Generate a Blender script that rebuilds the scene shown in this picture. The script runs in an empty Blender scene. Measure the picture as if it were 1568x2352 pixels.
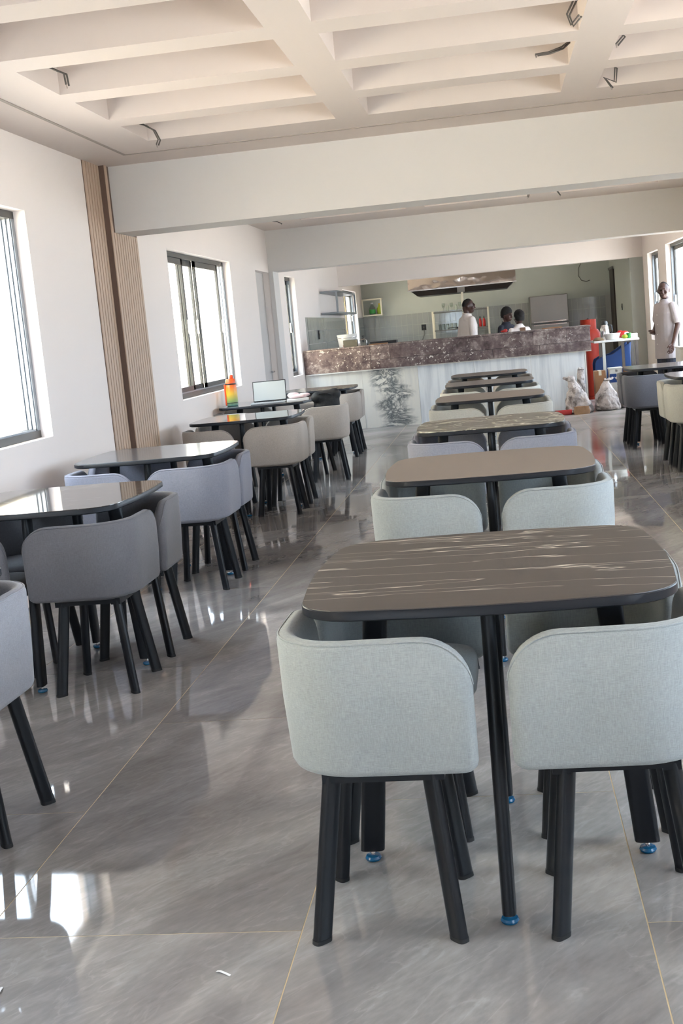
import bpy, bmesh, math, random
from mathutils import Vector, Matrix
R = math.radians
random.seed(7)
scene = bpy.context.scene
col = scene.collection

# ---------------------------------------------------------------- camera
F_PX, CAM_H = 2760.0, 1.38
YAW, PITCH, ROLL = R(-7.95), R(8.39), R(-5.32)
cam = bpy.data.cameras.new('camera'); cam_o = bpy.data.objects.new('camera', cam); col.objects.link(cam_o)
cam.sensor_fit = 'VERTICAL'; cam.sensor_height = 36.0; cam.sensor_width = 24.0
cam.lens = 36.0 * F_PX / 2352.0; cam.clip_end = 300; cam.clip_start = 0.05
fwd = Vector((math.sin(YAW)*math.cos(PITCH), math.cos(YAW)*math.cos(PITCH), -math.sin(PITCH)))
rgt = Vector((math.cos(YAW), -math.sin(YAW), 0)); up = rgt.cross(fwd)
rr = math.cos(ROLL)*rgt + math.sin(ROLL)*up
uu = -math.sin(ROLL)*rgt + math.cos(ROLL)*up
m3 = Matrix((rr, uu, -fwd)).transposed()
cam_o.matrix_world = Matrix.Translation((0, 0, CAM_H)) @ m3.to_4x4()
scene.camera = cam_o

# ---------------------------------------------------------------- light
scene.view_settings.view_transform = 'Standard'; scene.view_settings.look = 'None'
scene.view_settings.gamma = 1.0; scene.view_settings.use_curve_mapping = False
scene.view_settings.exposure = 2.46
world = bpy.data.worlds.new('sky'); scene.world = world; world.use_nodes = True
wn = world.node_tree.nodes; wl = world.node_tree.links
bgn = wn['Background']; bgn.inputs['Color'].default_value = (0.72, 0.85, 1.0, 1); bgn.inputs['Strength'].default_value = 2.6
sun = bpy.data.lights.new('sun', 'SUN'); sun.energy = 9.0; sun.angle = R(0.6); sun.color = (1.0, 0.93, 0.82)
sun_o = bpy.data.objects.new('sun', sun); col.objects.link(sun_o)
sun_o.rotation_euler = Vector((-0.42, 0.18, -0.90)).to_track_quat('-Z', 'Y').to_euler()
def portal(loc, rot, sx, sy):
    l = bpy.data.lights.new('window_portal', 'AREA'); l.shape = 'RECTANGLE'; l.size = sx; l.size_y = sy
    l.cycles.is_portal = True
    o = bpy.data.objects.new('window_portal', l); col.objects.link(o); o.location = loc; o.rotation_euler = rot

# ---------------------------------------------------------------- helpers
def srgb(r, g, b):
    f = lambda c: (c/255/12.92) if c/255 <= 0.04045 else ((c/255+0.055)/1.055)**2.4
    return (f(r), f(g), f(b), 1.0)
def tag(o, label=None, cat=None, group=None, kind=None):
    if label: o['label'] = label
    if cat: o['category'] = cat
    if group: o['group'] = group
    if kind: o['kind'] = kind
    return o
def empty(name, loc=(0, 0, 0), rz=0.0, parent=None):
    o = bpy.data.objects.new(name, None); col.objects.link(o); o.location = loc; o.rotation_euler = (0, 0, rz)
    o.empty_display_size = 0.05
    if parent: o.parent = parent
    return o
class MB:
    def __init__(s): s.v = []; s.f = []
    def add(s, vs, fs):
        n = len(s.v); s.v += [tuple(p) for p in vs]; s.f += [tuple(i+n for i in q) for q in fs]; return s
    def box(s, x0, x1, y0, y1, z0, z1, M=None):
        vs = [Vector((x, y, z)) for z in (z0, z1) for y in (y0, y1) for x in (x0, x1)]
        if M: vs = [M @ p for p in vs]
        return s.add(vs, [(0, 2, 3, 1), (4, 5, 7, 6), (0, 1, 5, 4), (2, 6, 7, 3), (0, 4, 6, 2), (1, 3, 7, 5)])
    def rings(s, rs, close_u=True, caps=True):
        n = len(rs[0]); vs = [p for r in rs for p in r]; fs = []
        for i in range(len(rs)-1):
            for j in range(n if close_u else n-1):
                k = (j+1) % n; fs.append((i*n+j, i*n+k, (i+1)*n+k, (i+1)*n+j))
        if caps: fs.append(tuple(reversed(range(n)))); fs.append(tuple((len(rs)-1)*n+j for j in range(n)))
        return s.add(vs, fs)
    def lathe(s, prof, n=20, c=(0, 0, 0), M=None):
        rs = []
        for r, z in prof:
            ring = [Vector((c[0]+r*math.cos(2*math.pi*j/n), c[1]+r*math.sin(2*math.pi*j/n), c[2]+z)) for j in range(n)]
            rs.append([M @ p for p in ring] if M else ring)
        return s.rings(rs)
    def oval(s, p0, p1, a, b, ang=0.0, n=16, taper=1.0):
        """oval tube between two points, section stays horizontal, long axis at angle ang"""
        rs = []
        for t, k in ((0, 1.0), (1, taper)):
            c = Vector(p0).lerp(Vector(p1), t); ring = []
            for j in range(n):
                th = 2*math.pi*j/n; ct, st = math.cos(th), math.sin(th)
                ex = 0.6
                u = a*k*math.copysign(abs(ct)**ex, ct); w = b*k*math.copysign(abs(st)**ex, st)
                ring.append(c + Vector((u*math.cos(ang)-w*math.sin(ang), u*math.sin(ang)+w*math.cos(ang), 0)))
            rs.append(ring)
        return s.rings(rs)
    def tube(s, pts, r, n=8):
        pts = [Vector(p) for p in pts]; rs = []; prev = None
        for i, p in enumerate(pts):
            d = (pts[min(i+1, len(pts)-1)] - pts[max(i-1, 0)]).normalized()
            if prev is None:
                prev = d.orthogonal().normalized()
            a = (prev - d*prev.dot(d)); a = a.normalized() if a.length > 1e-6 else d.orthogonal().normalized(); prev = a
            b = d.cross(a); rad = r[i] if isinstance(r, (list, tuple)) else r
            rs.append([p + a*rad*math.cos(2*math.pi*j/n) + b*rad*math.sin(2*math.pi*j/n) for j in range(n)])
        return s.rings(rs)
    def ell(s, c, rad, M=None, nu=14, nv=9):
        c = Vector(c); rs = []
        for i in range(1, nv):
            ph = math.pi*i/nv
            ring = [Vector((rad[0]*math.sin(ph)*math.cos(2*math.pi*j/nu), rad[1]*math.sin(ph)*math.sin(2*math.pi*j/nu), -rad[2]*math.cos(ph))) for j in range(nu)]
            rs.append([c + (M @ p if M else p) for p in ring])
        return s.rings(rs)
    def cap(s, p0, r0, p1, r1, n=12):
        p0 = Vector(p0); p1 = Vector(p1); d = (p1-p0).normalized(); pts = []; rad = []
        for k in (-0.98, -0.7, -0.35): pts.append(p0 + d*r0*k); rad.append(r0*math.sqrt(1-k*k))
        pts.append(p0); rad.append(r0); pts.append(p1); rad.append(r1)
        for k in (0.35, 0.7, 0.98): pts.append(p1 + d*r1*k); rad.append(r1*math.sqrt(1-k*k))
        return s.tube(pts, rad, n)
    def loft(s, rows, n=20):
        """rows of (z, cx, cy, rx, ry)"""
        return s.rings([[Vector((cx+rx*math.cos(2*math.pi*j/n), cy+ry*math.sin(2*math.pi*j/n), z)) for j in range(n)] for z, cx, cy, rx, ry in rows])
    def mesh(s, name, mat=None, smooth=None):
        me = bpy.data.meshes.new(name); me.from_pydata([tuple(p) for p in s.v], [], s.f)
        bm = bmesh.new(); bm.from_mesh(me); bmesh.ops.recalc_face_normals(bm, faces=bm.faces); bm.to_mesh(me); bm.free()
        if mat: me.materials.append(mat)
        if smooth is not None:
            me.shade_smooth(); me.set_sharp_from_angle(angle=R(smooth))
        return me
    def build(s, name, mat, parent=None, smooth=None, loc=None, bevel=None):
        o = bpy.data.objects.new(name, s.mesh(name, mat, smooth)); col.objects.link(o)
        if parent: o.parent = parent
        if loc: o.location = loc
        if bevel:
            b = o.modifiers.new('bevel', 'BEVEL'); b.width = bevel; b.segments = 2; b.limit_method = 'ANGLE'; b.angle_limit = R(40)
        return o
def inst(me, name, parent, loc=(0, 0, 0), rz=0.0, mat=None):
    o = bpy.data.objects.new(name, me); col.objects.link(o); o.parent = parent; o.location = loc; o.rotation_euler = (0, 0, rz)
    if mat: o.material_slots[0].link = 'OBJECT'; o.material_slots[0].material = mat
    return o
def B(x0, x1, y0, y1, z0, z1, M=None): return MB().box(x0, x1, y0, y1, z0, z1, M)

# ---------------------------------------------------------------- materials
def newmat(name):
    m = bpy.data.materials.new(name); m.use_nodes = True
    nt = m.node_tree; return m, nt.nodes, nt.links, nt.nodes['Principled BSDF']
def plain(name, c, rough=0.5, metal=0.0, bump=0.0, bscale=60.0, var=0.0, vscale=4.0, spec=0.5):
    m, n, l, b = newmat(name)
    b.inputs['Base Color'].default_value = c; b.inputs['Roughness'].default_value = rough; b.inputs['Metallic'].default_value = metal
    b.inputs['Specular IOR Level'].default_value = spec
    geo = n.new('ShaderNodeNewGeometry')
    if var:
        t = n.new('ShaderNodeTexNoise'); t.inputs['Scale'].default_value = vscale; t.inputs['Detail'].default_value = 5
        l.new(geo.outputs['Position'], t.inputs['Vector'])
        mx = n.new('ShaderNodeMix'); mx.data_type = 'RGBA'; mx.inputs['A'].default_value = tuple(x*(1-var) for x in c[:3])+(1,)
        mx.inputs['B'].default_value = tuple(min(1, x*(1+var)) for x in c[:3])+(1,)
        l.new(t.outputs['Fac'], mx.inputs['Factor']); l.new(mx.outputs['Result'], b.inputs['Base Color'])
    if bump:
        t2 = n.new('ShaderNodeTexNoise'); t2.inputs['Scale'].default_value = bscale; t2.inputs['Detail'].default_value = 4
        l.new(geo.outputs['Position'], t2.inputs['Vector'])
        bp = n.new('ShaderNodeBump'); bp.inputs['Strength'].default_value = bump; bp.inputs['Distance'].default_value = 0.01
        l.new(t2.outputs['Fac'], bp.inputs['Height']); l.new(bp.outputs['Normal'], b.inputs['Normal'])
    return m
def glassmat(name, tint=(0.95, 0.97, 0.98, 1)):
    m, n, l, b = newmat(name); out = n['Material Output']; n.remove(b)
    tr = n.new('ShaderNodeBsdfTransparent'); tr.inputs['Color'].default_value = tint
    gl = n.new('ShaderNodeBsdfGlossy'); gl.inputs['Roughness'].default_value = 0.02
    lw = n.new('ShaderNodeLayerWeight'); pw = n.new('ShaderNodeMath'); pw.operation = 'POWER'; pw.inputs[1].default_value = 5.0
    l.new(lw.outputs['Facing'], pw.inputs[0])
    fr = n.new('ShaderNodeMath'); fr.operation = 'MULTIPLY_ADD'; fr.inputs[1].default_value = 0.2; fr.inputs[2].default_value = 0.03; l.new(pw.outputs[0], fr.inputs[0])
    mx = n.new('ShaderNodeMixShader'); l.new(fr.outputs[0], mx.inputs[0]); l.new(tr.outputs[0], mx.inputs[1]); l.new(gl.outputs[0], mx.inputs[2])
    l.new(mx.outputs[0], out.inputs['Surface']); return m
def fabric(name, c):
    m, n, l, b = newmat(name)
    tc = n.new('ShaderNodeTexCoord')
    b.inputs['Roughness'].default_value = 0.9; b.inputs['Specular IOR Level'].default_value = 0.15
    b.inputs['Sheen Weight'].default_value = 0.25; b.inputs['Sheen Roughness'].default_value = 0.4
    hs = []
    for sc in ((90, 90, 900), (700, 700, 60)):
        mp = n.new('ShaderNodeMapping'); mp.inputs['Scale'].default_value = sc; l.new(tc.outputs['Object'], mp.inputs['Vector'])
        t = n.new('ShaderNodeTexNoise'); t.inputs['Scale'].default_value = 1.0; t.inputs['Detail'].default_value = 2; l.new(mp.outputs[0], t.inputs['Vector']); hs.append(t)
    ad = n.new('ShaderNodeMath'); ad.operation = 'ADD'; l.new(hs[0].outputs['Fac'], ad.inputs[0]); l.new(hs[1].outputs['Fac'], ad.inputs[1])
    big = n.new('ShaderNodeTexNoise'); big.inputs['Scale'].default_value = 5; big.inputs['Detail'].default_value = 3; l.new(tc.outputs['Object'], big.inputs['Vector'])
    a2 = n.new('ShaderNodeMath'); a2.operation = 'MULTIPLY_ADD'; a2.inputs[1].default_value = 0.5; l.new(big.outputs['Fac'], a2.inputs[0]); l.new(ad.outputs[0], a2.inputs[2])
    cr = n.new('ShaderNodeValToRGB'); cr.color_ramp.elements[0].position = 0.75; cr.color_ramp.elements[1].position = 1.75/1.0 if False else 1.0
    mr = n.new('ShaderNodeMapRange'); mr.inputs['From Min'].default_value = 0.8; mr.inputs['From Max'].default_value = 1.7; l.new(a2.outputs[0], mr.inputs['Value'])
    cr.color_ramp.elements[0].position = 0.0
    cr.color_ramp.elements[0].color = tuple(x*0.78 for x in c[:3])+(1,); cr.color_ramp.elements[1].color = tuple(min(1, x*1.2) for x in c[:3])+(1,)
    l.new(mr.outputs[0], cr.inputs[0]); l.new(cr.outputs[0], b.inputs['Base Color'])
    bp = n.new('ShaderNodeBump'); bp.inputs['Strength'].default_value = 0.25; bp.inputs['Distance'].default_value = 0.002
    l.new(ad.outputs[0], bp.inputs['Height']); l.new(bp.outputs['Normal'], b.inputs['Normal'])
    return m
def veined(name, c0, c1, vein, rough=0.25, scale=1.0, amount=0.5, rot=0.1, seed=0.0, aniso=5.0, width=0.012):
    """dark laminate with thin pale veins running one way"""
    m, n, l, b = newmat(name); b.inputs['Roughness'].default_value = rough
    tc = n.new('ShaderNodeTexCoord')
    mp = n.new('ShaderNodeMapping'); mp.inputs['Rotation'].default_value = (0, 0, rot); mp.inputs['Location'].default_value = (seed, seed*1.7, 0)
    l.new(tc.outputs['Object'], mp.inputs['Vector'])
    st = n.new('ShaderNodeMapping'); st.inputs['Scale'].default_value = (1.0*scale, aniso*scale, 1); l.new(mp.outputs[0], st.inputs['Vector'])
    t = n.new('ShaderNodeTexNoise'); t.inputs['Scale'].default_value = 2.2; t.inputs['Detail'].default_value = 3; t.inputs['Distortion'].default_value = 0.4; l.new(st.outputs[0], t.inputs['Vector'])
    # vein: |noise-0.5| small
    sb = n.new('ShaderNodeMath'); sb.operation = 'SUBTRACT'; sb.inputs[1].default_value = 0.5; l.new(t.outputs['Fac'], sb.inputs[0])
    ab = n.new('ShaderNodeMath'); ab.operation = 'ABSOLUTE'; l.new(sb.outputs[0], ab.inputs[0])
    mr = n.new('ShaderNodeMapRange'); mr.inputs['From Min'].default_value = 0.0; mr.inputs['From Max'].default_value = width; mr.inputs['To Min'].default_value = 1; mr.inputs['To Max'].default_value = 0; l.new(ab.outputs[0], mr.inputs['Value'])
    msk = n.new('ShaderNodeTexNoise'); msk.inputs['Scale'].default_value = 5.0; msk.inputs['Detail'].default_value = 2; l.new(mp.outputs[0], msk.inputs['Vector'])
    mk = n.new('ShaderNodeMapRange'); mk.inputs['From Min'].default_value = 0.6-amount*0.3; mk.inputs['From Max'].default_value = 0.75-amount*0.3; l.new(msk.outputs['Fac'], mk.inputs['Value'])
    mu = n.new('ShaderNodeMath'); mu.operation = 'MULTIPLY'; l.new(mr.outputs[0], mu.inputs[0]); l.new(mk.outputs[0], mu.inputs[1])
    g = n.new('ShaderNodeTexNoise'); g.inputs['Scale'].default_value = 9; g.inputs['Detail'].default_value = 6; l.new(st.outputs[0], g.inputs['Vector'])
    mx = n.new('ShaderNodeMix'); mx.data_type = 'RGBA'; mx.inputs['A'].default_value = c0; mx.inputs['B'].default_value = c1; l.new(g.outputs['Fac'], mx.inputs['Factor'])
    m2 = n.new('ShaderNodeMix'); m2.data_type = 'RGBA'; m2.inputs['B'].default_value = vein; l.new(mx.outputs['Result'], m2.inputs['A']); l.new(mu.outputs[0], m2.inputs['Factor'])
    l.new(m2.outputs['Result'], b.inputs['Base Color']); return m
def floormat():
    m, n, l, b = newmat('polished_grey_porcelain')
    geo = n.new('ShaderNodeNewGeometry'); oi = n.new('ShaderNodeObjectInfo')
    sc = n.new('ShaderNodeVectorMath'); sc.operation = 'SCALE'; sc.inputs[0].default_value = (7.3, 3.1, 0); l.new(oi.outputs['Random'], sc.inputs['Scale'])
    ad = n.new('ShaderNodeVectorMath'); ad.operation = 'ADD'; l.new(geo.outputs['Position'], ad.inputs[0]); l.new(sc.outputs[0], ad.inputs[1])
    mp = n.new('ShaderNodeMapping'); mp.inputs['Rotation'].default_value = (0, 0, R(-52)); l.new(ad.outputs[0], mp.inputs['Vector'])
    st = n.new('ShaderNodeMapping'); st.inputs['Scale'].default_value = (1.0, 3.2, 1); l.new(mp.outputs[0], st.inputs['Vector'])
    t1 = n.new('ShaderNodeTexNoise'); t1.inputs['Scale'].default_value = 1.6; t1.inputs['Detail'].default_value = 9; t1.inputs['Roughness'].default_value = 0.62; t1.inputs['Distortion'].default_value = 0.7; l.new(st.outputs[0], t1.inputs['Vector'])
    t2 = n.new('ShaderNodeTexNoise'); t2.inputs['Scale'].default_value = 1.1; t2.inputs['Detail'].default_value = 5; l.new(mp.outputs[0], t2.inputs['Vector'])
    cr = n.new('ShaderNodeValToRGB'); e = cr.color_ramp.elements
    e[0].position = 0.28; e[0].color = srgb(106, 101, 98); e[1].position = 0.72; e[1].color = srgb(176, 171, 167)
    k = cr.color_ramp.elements.new(0.5); k.color = srgb(140, 135, 132)
    mix = n.new('ShaderNodeMath'); mix.operation = 'MULTIPLY_ADD'; mix.inputs[1].default_value = 0.45; mix.inputs[2].default_value = 0.0
    l.new(t2.outputs['Fac'], mix.inputs[0])
    s2 = n.new('ShaderNodeMath'); s2.operation = 'MULTIPLY_ADD'; s2.inputs[1].default_value = 0.55; l.new(t1.outputs['Fac'], s2.inputs[0]); l.new(mix.outputs[0], s2.inputs[2])
    
    vt = n.new('ShaderNodeTexNoise'); vt.inputs['Scale'].default_value = 2.6; vt.inputs['Detail'].default_value = 6; vt.inputs['Distortion'].default_value = 1.2; l.new(st.outputs[0], vt.inputs['Vector'])
    vs_ = n.new('ShaderNodeMath'); vs_.operation = 'SUBTRACT'; vs_.inputs[1].default_value = 0.5; l.new(vt.outputs['Fac'], vs_.inputs[0])
    va = n.new('ShaderNodeMath'); va.operation = 'ABSOLUTE'; l.new(vs_.outputs[0], va.inputs[0])
    vm = n.new('ShaderNodeMapRange'); vm.inputs['From Min'].default_value = 0.0; vm.inputs['From Max'].default_value = 0.02; vm.inputs['To Min'].default_value = 0.05; vm.inputs['To Max'].default_value = 0.0; l.new(va.outputs[0], vm.inputs['Value'])
    vf = n.new('ShaderNodeTexNoise'); vf.inputs['Scale'].default_value = 22; vf.inputs['Detail'].default_value = 4; l.new(st.outputs[0], vf.inputs['Vector'])
    v2 = n.new('ShaderNodeMath'); v2.operation = 'MULTIPLY_ADD'; v2.inputs[1].default_value = 0.16; v2.inputs[2].default_value = -0.08; l.new(vf.outputs['Fac'], v2.inputs[0])
    v3 = n.new('ShaderNodeMath'); v3.operation = 'ADD'; l.new(vm.outputs[0], v3.inputs[0]); l.new(v2.outputs[0], v3.inputs[1])
    v4 = n.new('ShaderNodeMath'); v4.operation = 'ADD'; l.new(s2.outputs[0], v4.inputs[0]); l.new(v3.outputs[0], v4.inputs[1])
    l.new(v4.outputs[0], cr.inputs[0])
    # white plaster dust trodden about near the unfinished counter
    sep = n.new('ShaderNodeSeparateXYZ'); l.new(geo.outputs['Position'], sep.inputs[0])
    dr = n.new('ShaderNodeMapRange'); dr.inputs['From Min'].default_value = 11.0; dr.inputs['From Max'].default_value = 16.0; l.new(sep.outputs['Y'], dr.inputs['Value'])
    dn = n.new('ShaderNodeTexNoise'); dn.inputs['Scale'].default_value = 1.3; dn.inputs['Detail'].default_value = 6; l.new(geo.outputs['Position'], dn.inputs['Vector'])
    dm = n.new('ShaderNodeMapRange'); dm.inputs['From Min'].default_value = 0.35; dm.inputs['From Max'].default_value = 0.62; l.new(dn.outputs['Fac'], dm.inputs['Value'])
    du = n.new('ShaderNodeMath'); du.operation = 'MULTIPLY'; l.new(dr.outputs[0], du.inputs[0]); l.new(dm.outputs[0], du.inputs[1])
    d2 = n.new('ShaderNodeMath'); d2.operation = 'MULTIPLY'; d2.inputs[1].default_value = 0.7; l.new(du.outputs[0], d2.inputs[0])
    mx = n.new('ShaderNodeMix'); mx.data_type = 'RGBA'; mx.inputs['B'].default_value = srgb(196, 192, 188); l.new(cr.outputs[0], mx.inputs['A']); l.new(d2.outputs[0], mx.inputs['Factor'])
    l.new(mx.outputs['Result'], b.inputs['Base Color'])
    rm = n.new('ShaderNodeMath'); rm.operation = 'MULTIPLY_ADD'; rm.inputs[1].default_value = 0.22; rm.inputs[2].default_value = 0.045; l.new(dr.outputs[0], rm.inputs[0]); l.new(rm.outputs[0], b.inputs['Roughness'])
    b.inputs['Specular IOR Level'].default_value = 0.6
    w = n.new('ShaderNodeTexNoise'); w.inputs['Scale'].default_value = 2.4; w.inputs['Detail'].default_value = 1; l.new(ad.outputs[0], w.inputs['Vector'])
    bp = n.new('ShaderNodeBump'); bp.inputs['Strength'].default_value = 0.05; bp.inputs['Distance'].default_value = 0.02; l.new(w.outputs['Fac'], bp.inputs['Height'])
    l.new(bp.outputs['Normal'], b.inputs['Normal'])
    return m
def granite():
    m, n, l, b = newmat('dusty_brown_granite'); b.inputs['Roughness'].default_value = 0.75
    geo = n.new('ShaderNodeNewGeometry'); oi = n.new('ShaderNodeObjectInfo')
    t = n.new('ShaderNodeTexNoise'); t.inputs['Scale'].default_value = 7; t.inputs['Detail'].default_value = 8; t.inputs['Roughness'].default_value = 0.7; l.new(geo.outputs['Position'], t.inputs['Vector'])
    cr = n.new('ShaderNodeValToRGB'); e = cr.color_ramp.elements; e[0].position = 0.32; e[0].color = srgb(70, 56, 58); e[1].position = 0.68; e[1].color = srgb(176, 164, 160)
    k = e.new(0.5); k.color = srgb(112, 97, 97)
    rv = n.new('ShaderNodeMath'); rv.operation = 'MULTIPLY_ADD'; rv.inputs[1].default_value = 0.12; rv.inputs[2].default_value = -0.06; l.new(oi.outputs['Random'], rv.inputs[0])
    rw = n.new('ShaderNodeMath'); rw.operation = 'ADD'; l.new(t.outputs['Fac'], rw.inputs[0]); l.new(rv.outputs[0], rw.inputs[1]); l.new(rw.outputs[0], cr.inputs[0])
    v = n.new('ShaderNodeTexNoise'); v.inputs['Scale'].default_value = 30; v.inputs['Detail'].default_value = 3; v.inputs['Roughness'].default_value = 0.65; l.new(geo.outputs['Position'], v.inputs['Vector'])
    mr = n.new('ShaderNodeMapRange'); mr.inputs['From Min'].default_value = 0.60; mr.inputs['From Max'].default_value = 0.66; l.new(v.outputs['Fac'], mr.inputs['Value'])
    t3 = n.new('ShaderNodeTexNoise'); t3.inputs['Scale'].default_value = 3.0; l.new(geo.outputs['Position'], t3.inputs['Vector'])
    m3_ = n.new('ShaderNodeMapRange'); m3_.inputs['From Min'].default_value = 0.42; m3_.inputs['From Max'].default_value = 0.6; l.new(t3.outputs['Fac'], m3_.inputs['Value'])
    mu = n.new('ShaderNodeMath'); mu.operation = 'MULTIPLY'; l.new(mr.outputs[0], mu.inputs[0]); l.new(m3_.outputs[0], mu.inputs[1])
    mx = n.new('ShaderNodeMix'); mx.data_type = 'RGBA'; mx.inputs['B'].default_value = srgb(225, 220, 214); l.new(cr.outputs[0], mx.inputs['A']); l.new(mu.outputs[0], mx.inputs['Factor'])
    # the slab nearest the wall is tanner
    sep = n.new('ShaderNodeSeparateXYZ'); l.new(geo.outputs['Position'], sep.inputs[0])
    tr = n.new('ShaderNodeMapRange'); tr.inputs['From Min'].default_value = -2.0; tr.inputs['From Max'].default_value = -1.2; tr.inputs['To Min'].default_value = 0.6; tr.inputs['To Max'].default_value = 0; l.new(sep.outputs['X'], tr.inputs['Value'])
    m4 = n.new('ShaderNodeMix'); m4.data_type = 'RGBA'; m4.blend_type = 'MULTIPLY'; m4.inputs['B'].default_value = (1.9, 1.75, 1.4, 1); l.new(mx.outputs['Result'], m4.inputs['A']); l.new(tr.outputs[0], m4.inputs['Factor'])
    l.new(m4.outputs['Result'], b.inputs['Base Color'])
    bp = n.new('ShaderNodeBump'); bp.inputs['Strength'].default_value = 0.4; bp.inputs['Distance'].default_value = 0.01; l.new(t.outputs['Fac'], bp.inputs['Height']); l.new(bp.outputs['Normal'], b.inputs['Normal'])
    return m
def slabmat(name, c, streak, ink=None):
    """pale stone slab; ink adds the landscape-like dark veining"""
    m, n, l, b = newmat(name); b.inputs['Roughness'].default_value = 0.3
    geo = n.new('ShaderNodeNewGeometry')
    mp = n.new('ShaderNodeMapping'); mp.inputs['Scale'].default_value = (9, 1, 0.7); l.new(geo.outputs['Position'], mp.inputs['Vector'])
    t = n.new('ShaderNodeTexNoise'); t.inputs['Scale'].default_value = 2; t.inputs['Detail'].default_value = 6; l.new(mp.outputs[0], t.inputs['Vector'])
    cr = n.new('ShaderNodeValToRGB'); e = cr.color_ramp.elements; e[0].position = 0.3; e[0].color = streak; e[1].position = 0.55; e[1].color = c; l.new(t.outputs['Fac'], cr.inputs[0])
    outc = cr.outputs[0]
    if ink:
        mp2 = n.new('ShaderNodeMapping'); mp2.inputs['Rotation'].default_value = (0, R(20), 0); mp2.inputs['Scale'].default_value = (1.5, 1, 3.0); l.new(geo.outputs['Position'], mp2.inputs['Vector'])
        t2 = n.new('ShaderNodeTexNoise'); t2.inputs['Scale'].default_value = 1.7; t2.inputs['Detail'].default_value = 8; t2.inputs['Distortion'].default_value = 2.6; t2.inputs['Roughness'].default_value = 0.65; l.new(mp2.outputs[0], t2.inputs['Vector'])
        sb = n.new('ShaderNodeMath'); sb.operation = 'SUBTRACT'; sb.inputs[1].default_value = 0.5; l.new(t2.outputs['Fac'], sb.inputs[0])
        ab = n.new('ShaderNodeMath'); ab.operation = 'ABSOLUTE'; l.new(sb.outputs[0], ab.inputs[0])
        mr = n.new('ShaderNodeMapRange'); mr.inputs['From Min'].default_value = 0; mr.inputs['From Max'].default_value = 0.11; mr.inputs['To Min'].default_value = 0.95; mr.inputs['To Max'].default_value = 0.05; l.new(ab.outputs[0], mr.inputs['Value'])
        # winding region: centre line wanders with height
        sep = n.new('ShaderNodeSeparateXYZ'); l.new(geo.outputs['Position'], sep.inputs[0])
        wv = n.new('ShaderNodeTexNoise'); wv.noise_dimensions = '1D'; wv.inputs['Scale'].default_value = 3.4; wv.inputs['Detail'].default_value = 3; l.new(sep.outputs['Z'], wv.inputs['W'])
        cx = n.new('ShaderNodeMath'); cx.operation = 'MULTIPLY_ADD'; cx.inputs[1].default_value = 0.9; cx.inputs[2].default_value = ink - 0.45; l.new(wv.outputs['Fac'], cx.inputs[0])
        dx = n.new('ShaderNodeMath'); dx.operation = 'SUBTRACT'; l.new(sep.outputs['X'], dx.inputs[0]); l.new(cx.outputs[0], dx.inputs[1])
        ad = n.new('ShaderNodeMath'); ad.operation = 'ABSOLUTE'; l.new(dx.outputs[0], ad.inputs[0])
        rg = n.new('ShaderNodeMapRange'); rg.inputs['From Min'].default_value = 0.12; rg.inputs['From Max'].default_value = 0.27; rg.inputs['To Min'].default_value = 1; rg.inputs['To Max'].default_value = 0; l.new(ad.outputs[0], rg.inputs['Value'])
        mu = n.new('ShaderNodeMath'); mu.operation = 'MULTIPLY'; l.new(mr.outputs[0], mu.inputs[0]); l.new(rg.outputs[0], mu.inputs[1])
        mx = n.new('ShaderNodeMix'); mx.data_type = 'RGBA'; mx.inputs['B'].default_value = srgb(66, 76, 82); l.new(outc, mx.inputs['A']); l.new(mu.outputs[0], mx.inputs['Factor']); outc = mx.outputs['Result']
    l.new(outc, b.inputs['Base Color']); return m
def steel(name, rough=0.22, wav=0.0, c=(0.62, 0.60, 0.58, 1)):
    m, n, l, b = newmat(name); b.inputs['Metallic'].default_value = 1; b.inputs['Roughness'].default_value = rough; b.inputs['Base Color'].default_value = c
    if wav:
        geo = n.new('ShaderNodeNewGeometry'); t = n.new('ShaderNodeTexNoise'); t.inputs['Scale'].default_value = 4; t.inputs['Detail'].default_value = 1; l.new(geo.outputs['Position'], t.inputs['Vector'])
        bp = n.new('ShaderNodeBump'); bp.inputs['Strength'].default_value = wav; bp.inputs['Distance'].default_value = 0.03; l.new(t.outputs['Fac'], bp.inputs['Height']); l.new(bp.outputs['Normal'], b.inputs['Normal'])
    return m
def sackmat():
    m, n, l, b = newmat('woven_sack'); b.inputs['Roughness'].default_value = 0.8
    geo = n.new('ShaderNodeNewGeometry')
    t = n.new('ShaderNodeTexNoise'); t.inputs['Scale'].default_value = 9; t.inputs['Detail'].default_value = 7; t.inputs['Distortion'].default_value = 0.8; l.new(geo.outputs['Position'], t.inputs['Vector'])
    cr = n.new('ShaderNodeValToRGB'); e = cr.color_ramp.elements; e[0].position = 0.34; e[0].color = srgb(112, 102, 98); e[1].position = 0.54; e[1].color = srgb(202, 193, 190); l.new(t.outputs['Fac'], cr.inputs[0]); l.new(cr.outputs[0], b.inputs['Base Color'])
    bp = n.new('ShaderNodeBump'); bp.inputs['Strength'].default_value = 0.9; bp.inputs['Distance'].default_value = 0.03; l.new(t.outputs['Fac'], bp.inputs['Height']); l.new(bp.outputs['Normal'], b.inputs['Normal'])
    return m
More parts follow.
